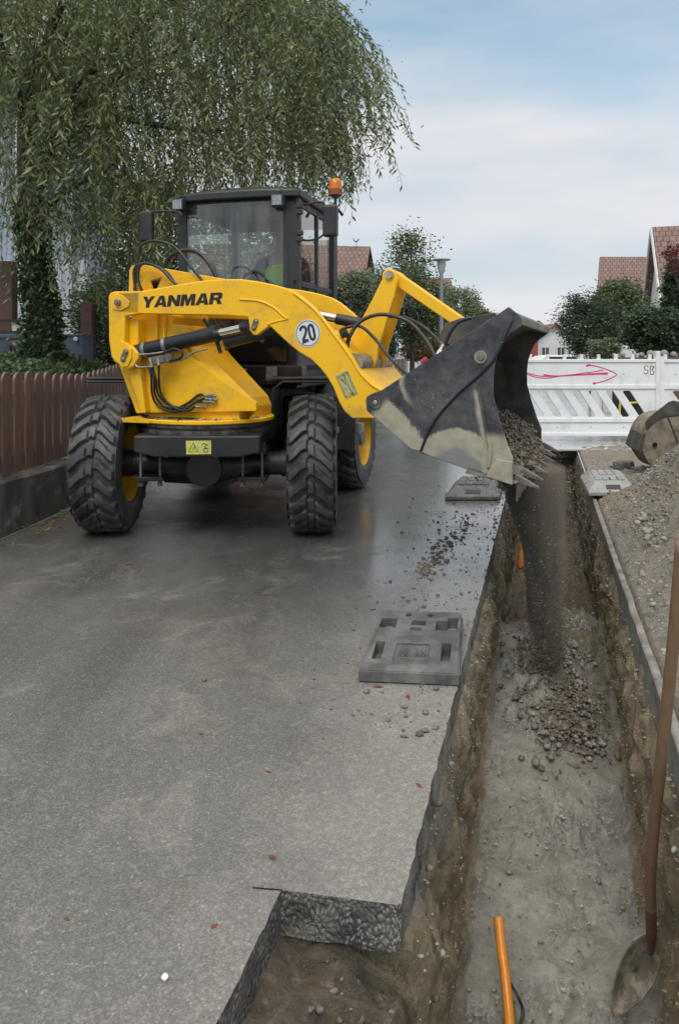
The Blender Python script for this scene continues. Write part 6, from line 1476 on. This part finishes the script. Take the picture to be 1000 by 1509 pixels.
# yellow and black compactor glimpsed through the slots
t = tag(empty('compactor', (px(940, 0, 13).x, 13, 0)), 'small black and yellow machine glimpsed through the barrier slots', 'machine')
q = px(940, 600, 13); m = MB(); m.box((q.x, 13, .52), (.75, .5, .55)); m.box((q.x-.1, 13, .12), (.9, .5, .12)); m.build('engine', MT['blacksat'], t, bevel=.04)
m = MB(); m.tube([(q.x-.45, 12.7, .15), (q.x-.40, 12.7, .85), (q.x+.42, 12.7, .88), (q.x+.45, 12.7, .2)], .022, 8, False); m.tube([(q.x-.40, 12.7, .50), (q.x+.44, 12.7, .54)], .018, 8, False); m.build('frame', simple('machine_yellow', (.60, .48, .02), .5), t)

# ---------------------------------------------------------------- garden behind the fence
DG = 12.5
t = tag(empty('house', (-8.5, 15.5, 1.1)), 'pale grey-blue house wall with white curtains behind the willow', 'house')
m = MB(); m.box((-9.6, 17, 4.2), (8.2, 3, 6.4)); m.build('wall', MT['greyplaster'], t)
m = MB(); cx0 = -7.9
zz = [(cx0+i*.05, 15.35+.04*math.sin(i*1.25)+.02*math.sin(i*.5)) for i in range(56)]
m.v = [(x, y, z) for z in (1.15, 3.25) for x, y in zz]; n_ = len(zz); m.f = [(i, i+1, n_+i+1, n_+i) for i in range(n_-1)]; m.smooth = True; m.build('curtain', MT['curtain'], t)
roof_quad([(-14.5, 14.6, 7.1), (-5.0, 14.6, 7.1), (-5.0, 17.5, 9.8), (-14.5, 17.5, 9.8)], t, 'slate')
for x in (-7.6, -6.1): window(t, (x, 15.47, 5.6), 1.0, 1.3)
for x, D, lb in ((6, 11.5, 'thick dark brown wooden post at the left edge behind the fence'), (130, 11.8, 'dark brown wooden post right of the slate blue box')):
    q = px(x, 500, D); m = MB(); zt_ = 2.15 if x > 50 else 2.75; m.box((q.x, D, (zt_+1.05)/2), (.18 if x > 50 else .34, .2, zt_-1.05)); tag(m.build('wooden_post', MT['brownpost'], origin=(q.x, D, 1.1), bevel=.01), lb, 'post', 'wooden posts')
t = tag(empty('storage_box', px(95, 527, 11.3)), 'slate blue garden box with white knob in front of the metal chair', 'box')
m = MB(); a = px(74, 0, 11.3).x; b = px(123, 0, 11.3).x; m.box(((a+b)/2, 11.5, 1.38), (b-a, .5, .46)); m.box(((a+b)/2, 11.5, 1.62), (b-a+.03, .54, .025)); m.build('body', MT['bluebox'], t, bevel=.006)
m = MB(); q = px(112, 499, 11.22); m.cyl(q, q-Vector((0, .03, 0)), .03, 12); m.build('knob', MT['white'], t)
m = MB(); q = px(10, 510, 11.2); m.box((q.x, 11.4, 1.38), (.42, .3, .5)); tag(m.build('storage_box', MT['bluebox'], origin=(q.x, 11.4, 1.15), bevel=.01), 'slate blue box at the far left edge behind the dark bird figure', 'box')
m = MB(); q = px(26, 483, 11.0); m.lathe([(0, 0), (.07, 0), (.085, .17), (.078, .17), (.06, .02), (0, .02)], (q.x, 11.0, 1.63), n=20); tag(m.build('flower_pot', MT['plaster'], origin=(q.x, 11.0, 1.63)), 'small white pot on the dark rail at the left edge', 'pot')
t = tag(empty('garden_rail', px(12, 485, 10.9)), 'dark horizontal garden rails at the left edge behind the fence', 'rail')
for y in (472, 489, 499): m = MB(); m.box((px(5, 0, 10.9).x, 10.9, px(0, y, 10.9).z), (.9, .04, .035)); m.build('rail', MT['darkmetal'], t)
t = tag(empty('metal_chair', px(98, 486, 12.2)), 'black wrought iron garden chair behind the slate blue box', 'chair')
m = MB()
for x in (77, 118): m.tube([px(x, 530, 12.2), px(x, 459, 12.2)], .014, 6, False)
m.tube([px(76, 459, 12.2), px(98, 457.5, 12.2), px(119, 459, 12.2)], .014, 6); m.tube([px(77, 466, 12.2), px(118, 466, 12.2)], .010, 6, False); m.tube([px(77, 482, 12.2), px(118, 482, 12.2)], .010, 6, False)
for i in range(5): m.tube([px(78+i*8, 466, 12.2), px(82+i*8, 459.5, 12.2), px(86+i*8, 466, 12.2)], .006, 5)
m.build('backrest', MT['darkmetal'], t); m = MB(); q = px(98, 505, 12.2); m.box((q.x, 11.98, 1.55), (.46, .42, .03)); m.build('seat', MT['darkmetal'], t)
t = tag(empty('bird_figure', px(22, 520, 10.6)), 'dark goose-like garden bird figure at the left edge above the ivy', 'garden figure')
m = MB(); q = px(24, 511, 10.6); m.lathe([(0, -.13), (.05, -.11), (.085, -.03), (.08, .06), (.04, .13), (0, .15)], q, (.5, 0, -.35), 16); m.tube([q+Vector((-.05, 0, .03)), q+Vector((-.07, 0, .09)), q+Vector((-.09, 0, .12))], [.045, .035, .032], 10); smoothshade(m.build('body', MT['rubber'], t), 60)
m = MB(); m.tube([q+Vector((-.10, 0, .115)), q+Vector((-.155, 0, .095))], [.016, .004], 8, False); m.build('beak', MT['orange'], t)

# ---------------------------------------------------------------- ivy ground cover
g = np.random.default_rng(21); P = []
for i in range(15000):
    y = g.uniform(5.5, 13); wx = interp(y, [v_.y for v_ in WPs], [v_.x for v_ in WPs])-.32; x = wx-g.random()**1.3*4.5
    top_ = .10+.10*mnoise.noise(Vector((x*1.2, y*.8, 0))); zb = interp(wx-x, [0, .35, 1.1, 16], [.50, .95, 1.12, 1.22])*interp(y, [2, 3], [.9, 1]); P.append((x, y, zb+g.random()*.16+top_))
P = np.array(P); tone = np.clip(.35+.5*np.array([mnoise.noise(Vector((p[0]*2.2, p[1]*2.2, 3))) for p in P])+g.random(len(P))*.4, 0, 1)
tag(leaves(P, g.uniform(.035, .075, len(P)), MT['ivy'], 'ivy_ground_cover', None, .8, seed=5, rnd=tone), kind='stuff')
# ================================================================== WILLOW
def Pt(x, y, D): return px(x, y, D)
wt = tag(empty('willow_tree', Pt(62, 532, 9.6)), 'large weeping willow with ivy-clad trunk hanging over the loader from the left', 'tree')
base = Pt(62, 540, 9.6)
m = MB(); trunk = [base, Pt(62, 480, 9.6), Pt(56, 420, 9.6), Pt(48, 350, 9.6), Pt(40, 270, 9.5), Pt(38, 180, 9.4), Pt(42, 80, 9.4)]
m.tube(trunk, [.24, .16, .14, .12, .11, .10, .08], 12); m.smooth = True
rg = random.Random(11)
boughs = [[(45, 330, 9.5), (80, 200, 9.4), (150, 130, 9.3), (200, 95, 9.2), (250, 78, 9.0), (330, 30, 8.8), (430, -20, 8.6)],
          [(42, 300, 9.5), (90, 230, 9.3), (150, 175, 9.2), (245, 186, 9.0), (320, 192, 8.8), (400, 170, 8.7), (480, 150, 8.6)],
          [(40, 280, 9.5), (100, 150, 9.0), (160, 80, 8.7), (240, 10, 8.5), (330, -70, 8.3)],
          [(44, 320, 9.5), (85, 290, 9.2), (125, 264, 9.0), (155, 252, 8.8), (180, 225, 8.6)],
          [(42, 250, 9.5), (60, 120, 9.6), (130, 0, 9.8), (230, -90, 10), (350, -130, 10)],
          [(40, 200, 9.4), (10, 80, 8.8), (-30, -20, 8.2), (-60, -60, 7.8)], [(42, 120, 9.4), (90, 10, 8.4), (130, -60, 7.8), (180, -90, 7.3)],
          [(40, 260, 9.5), (90, 180, 10.2), (160, 120, 11), (260, 110, 11.6), (350, 130, 12)],
          [(42, 150, 9.4), (150, 60, 10.5), (270, 0, 11.2), (380, 0, 11.6), (470, 60, 11.8)]]
bl = []
for b in boughs:
    P_ = [Pt(*q) for q in b]; m.tube(P_, [.07, .048, .034, .022, .010], 8); bl.append(catmull(P_, 8))
m.build('trunk', MT['willowbark'], wt)
# hanging strands
g = np.random.default_rng(4)
def ylow(x):     # how far down the curtain reaches, by where it hangs
    return float(np.interp(x, [-60, 0, 60, 140, 190, 250, 300, 380, 430, 470, 500, 520, 540, 560, 590, 615], [430, 440, 420, 440, 470, 400, 330, 300, 295, 290, 285, 300, 215, 200, 205, 215]))
def ytop(x): return float(np.interp(x, [-60, 300, 440, 480, 520, 560, 590, 612], [-160, -140, -60, -5, 45, 105, 150, 195]))
strands = []; LP, LDR, LL, LT = [], [], [], []
def add_strand(P, leafL, gap=.024, tone=.5, dens=1.):
    strands.append(P)
    for i in range(len(P)-1):
        a, b = P[i], P[i+1]; seg = (b-a).length; n = max(1, int(seg/gap*dens)); d = (b-a).normalized()
        for k in range(n):
            p = a.lerp(b, (k+rg.random())/n); an = rg.uniform(0, 6.28)
            side = Vector((math.cos(an), math.sin(an), rg.uniform(-.3, .3)))
            LP.append(p); LDR.append(d*rg.uniform(.2, .9)+side*rg.uniform(.35, 1.1)+Vector((0, 0, -.25))); LL.append(leafL*rg.uniform(.6, 1.25)); LT.append(min(1, max(0, tone+rg.uniform(-.25, .25))))
cl = []                                  # uneven masses: strands gather round cluster centres
for i in range(190):
    x = g.uniform(-70, 560)
    if x > 470 and g.random() < .75: continue
    if x < 170 and g.random() < .25: continue
    cl.append((x, g.uniform(-160, 1), g.uniform(7.8, 11.6), g.uniform(-.3, .3)))
for i in range(3000):
    cx_, fy, D0_, ct = cl[int(g.integers(len(cl)))]
    x = cx_+g.normal()*26; D = D0_+g.normal()*.35
    if x > 500 and g.random() < .75: continue
    yt, yl = ytop(x), ylow(x); fy = g.random()**1.35*.82
    y0 = yt+(yl-yt)*fy
    if x > 470: D = min(D, 9.0)
    ln_px = g.uniform(45, 175); y1 = min(y0+ln_px, yl+g.normal()*22)
    if y1-y0 < 22: continue
    a = Pt(x, y0, D); drop = (y1-y0)*D/F
    sx = g.normal()*.22+.10*min(1, max(0, x/300)); sy = g.normal()*.25
    P_ = []; nn_ = 7; ph = g.uniform(0, 6); cu = g.uniform(1.3, 2.6)
    for k in range(nn_+1):
        t = k/nn_; P_.append(a+Vector((sx*(1-(1-t)**cu)+.035*math.sin(ph+t*6), sy*(1-(1-t)**cu)+.03*math.cos(ph+t*5), -drop*t**g.uniform(1.25, 1.5)+.05*math.sin(math.pi*t))))
    left = x < 170; tone = .38+ct+.35*mnoise.noise(Vector((x/60, y0/60, D*.7)))
    dens = g.uniform(.6, 1.0)
    if left and y0 > 180: dens *= .5
    add_strand(P_, g.uniform(.065, .10) if not (left and D < 9) else g.uniform(.09, .125), tone=tone, dens=dens)
# outer sprays on the right that trail into the sky
sprays = [[(480, 8), (520, 40), (550, 85), (575, 130), (595, 175), (611, 212)], [(470, 20), (505, 55), (530, 95), (552, 140), (566, 175), (572, 200)], [(455, 5), (500, 40), (540, 90), (560, 130), (578, 168)],
          [(440, 60), (480, 100), (505, 150), (515, 210), (525, 260), (534, 298)], [(450, 90), (485, 140), (500, 190), (512, 240), (528, 285)], [(430, 20), (480, 50), (515, 110), (525, 160), (528, 190)], [(500, 60), (540, 100), (556, 150), (560, 180)],
          [(420, 100), (460, 150), (480, 210), (492, 255), (500, 280)], [(440, 0), (490, 10), (540, 60), (580, 118), (600, 165)], [(486, 0), (500, 6), (512, 2)], [(410, 120), (450, 180), (470, 230), (482, 262)]]
for k, sp in enumerate(sprays):
    for r_ in range(5):
        D = 8.0+.15*k+.2*r_; o_ = (rg.uniform(-14, 4), rg.uniform(-12, 10)); P_ = catmull([Pt(x+o_[0], y+o_[1], D) for x, y in sp], 4)
        cut = int(len(P_)*(1 if r_ == 0 else rg.uniform(.6, .95))); add_strand(P_[:cut], .085, gap=.026, tone=.4)
        for q in range(2):
            i0 = rg.randint(2, max(3, cut-3)); a = P_[min(i0, cut-1)]; ln = rg.uniform(.15, .6); add_strand([a, a+Vector((.03, 0, -ln*.5)), a+Vector((.06, 0, -ln))], .08, tone=.45)
# inner leaves massed round the boughs
for b in bl:
    for p in b[6:]:
        for k in range(80):
            q = p+Vector((g.normal()*.38, g.normal()*.45, g.normal()*.30-.15)); LP.append(q); LDR.append(Vector((g.normal(), g.normal(), -.8))); LL.append(g.uniform(.06, .10)); LT.append(g.uniform(0, .5))
leaves(np.array([tuple(p) for p in LP]), np.array(LL), MT['willow'], 'crown', wt, .25, dirs=np.array([tuple(d) for d in LDR]), seed=9, rnd=np.array(LT)*.92+g.random(len(LP))*.08*(g.random(len(LP)) < .5))
print('WILLOW leaves', len(LP))
m = MB()
for P_ in strands: m.tube(P_, [.004, .0015], 3, False, False)
m.build('twigs', MT['willowbark'], wt)
# ivy on the trunk
P = []
for i in range(3800):
    t = g.random()**1.1; q = catmull(trunk, 4); k = t*.62*(len(q)-1); j = int(k); p = q[j].lerp(q[j+1], k-j); a = g.uniform(0, 6.28); r = interp(t, [0, .15, 1], [.36, .21, .15])*g.uniform(.85, 1.3)
    P.append((p.x+r*math.cos(a), p.y+r*math.sin(a), p.z+g.normal()*.03))
leaves(np.array(P), g.uniform(.04, .08, len(P)), MT['ivy'], 'ivy', wt, .8, seed=12, rnd=g.random(len(P))*.8)

# ================================================================== OTHER PLANTS
def sh(lab, x, y, D, rx, ry, mat, seed, ncl=60, per=60, lsz=.10, cs=None, name='shrub', cat='shrub', Wd=.55, z0=None, rd=None, **k):
    """ellipse in the picture: centre x,y; radii rx,ry pixels at depth D"""
    c = px(x, y, D); s_ = D/F; rad = (rx*s_, rd or rx*s_*.9, ry*s_)
    return shrub(name, lab, cat, (c.x, c.y, c.z), rad, ncl, per, cs or min(rad[0], rad[2])*.20, lsz, mat, seed, z0=z0, Wd=Wd, **k)
sh('dense green shrub behind the picket fence left of the turret', 165, 470, 12.5, 62, 75, 'bush', 31, 90, 90, .07, z0=1.1)
sh('tall green shrub under the willow, left of the cab', 215, 360, 13.5, 70, 110, 'bush', 32, 110, 90, .08, z0=1.1)
sh('loose green shrub directly behind the cab', 330, 400, 15, 110, 110, 'bush', 33, 130, 80, .09, z0=0)
sh('tangled grey-green shrub right of the cab below the tiled roof', 515, 440, 19, 38, 45, 'greygreen', 34, 70, 110, .085, z0=0)
sh('slim airy tree with thin upright twigs rising behind the bell crank', 605, 395, 26, 26, 58, 'bush', 35, 60, 60, .11, name='tree', cat='tree', z0=0, cs=.28, twigs=40)
sh('bushy olive shrub beneath the airy tree, behind the tilt link', 610, 450, 25, 50, 55, 'bush', 36, 110, 120, .10, z0=0)
sh('grey-green shrub to the left of the bell crank', 560, 440, 24, 40, 45, 'greygreen', 37, 80, 110, .10, z0=0)
sh('clipped round evergreen ball behind the boom', 570, 508, 22, 14, 22, 'conifer', 38, 120, 80, .05, z0=0, cs=.07)
sh('hedge turning red and green behind the white railing', 622, 515, 29, 34, 18, 'autumn', 39, 70, 110, .09, z0=0)
sh('bank of distant blue-green trees right of the street lamp', 672, 452, 60, 34, 26, 'greygreen', 40, 70, 90, .20, name='tree', cat='tree', z0=0)
sh('round distant tree peeping over the bucket', 700, 470, 55, 24, 20, 'bush', 41, 50, 80, .2, name='tree', cat='tree', z0=0)
sh('very dark spreading yew left of the two big shrubs, right background', 868, 478, 21, 40, 46, 'conifer', 42, 110, 130, .10, z0=0, Wd=.28)
sh('tall mid green shrub in front of the brown roofed house', 912, 462, 22, 42, 44, 'bush', 43, 120, 120, .10, z0=0)
sh('dark glossy hedge shrub at the right edge behind the barrier', 968, 488, 18, 42, 34, 'conifer', 44, 130, 130, .09, z0=0, Wd=.7)
sh('small pale green bush low in front of the dark yew', 888, 512, 17.5, 20, 14, 'greygreen', 45, 50, 90, .07, z0=0)
sh('dark green columnar conifer at the right edge before the white house', 996, 440, 24, 18, 60, 'conifer', 46, 90, 120, .09, z0=0, name='conifer', cat='tree')
sh('tree with dark red leaves at the right edge over the roof', 1015, 375, 22, 42, 24, 'redleaf', 47, 26, 50, .10, name='red_leaved_tree', cat='tree', z0=0, twigs=30)
sh('broad shrub mass filling the gap behind the lamp post', 655, 490, 38, 50, 30, 'bush', 48, 90, 110, .13, z0=0)
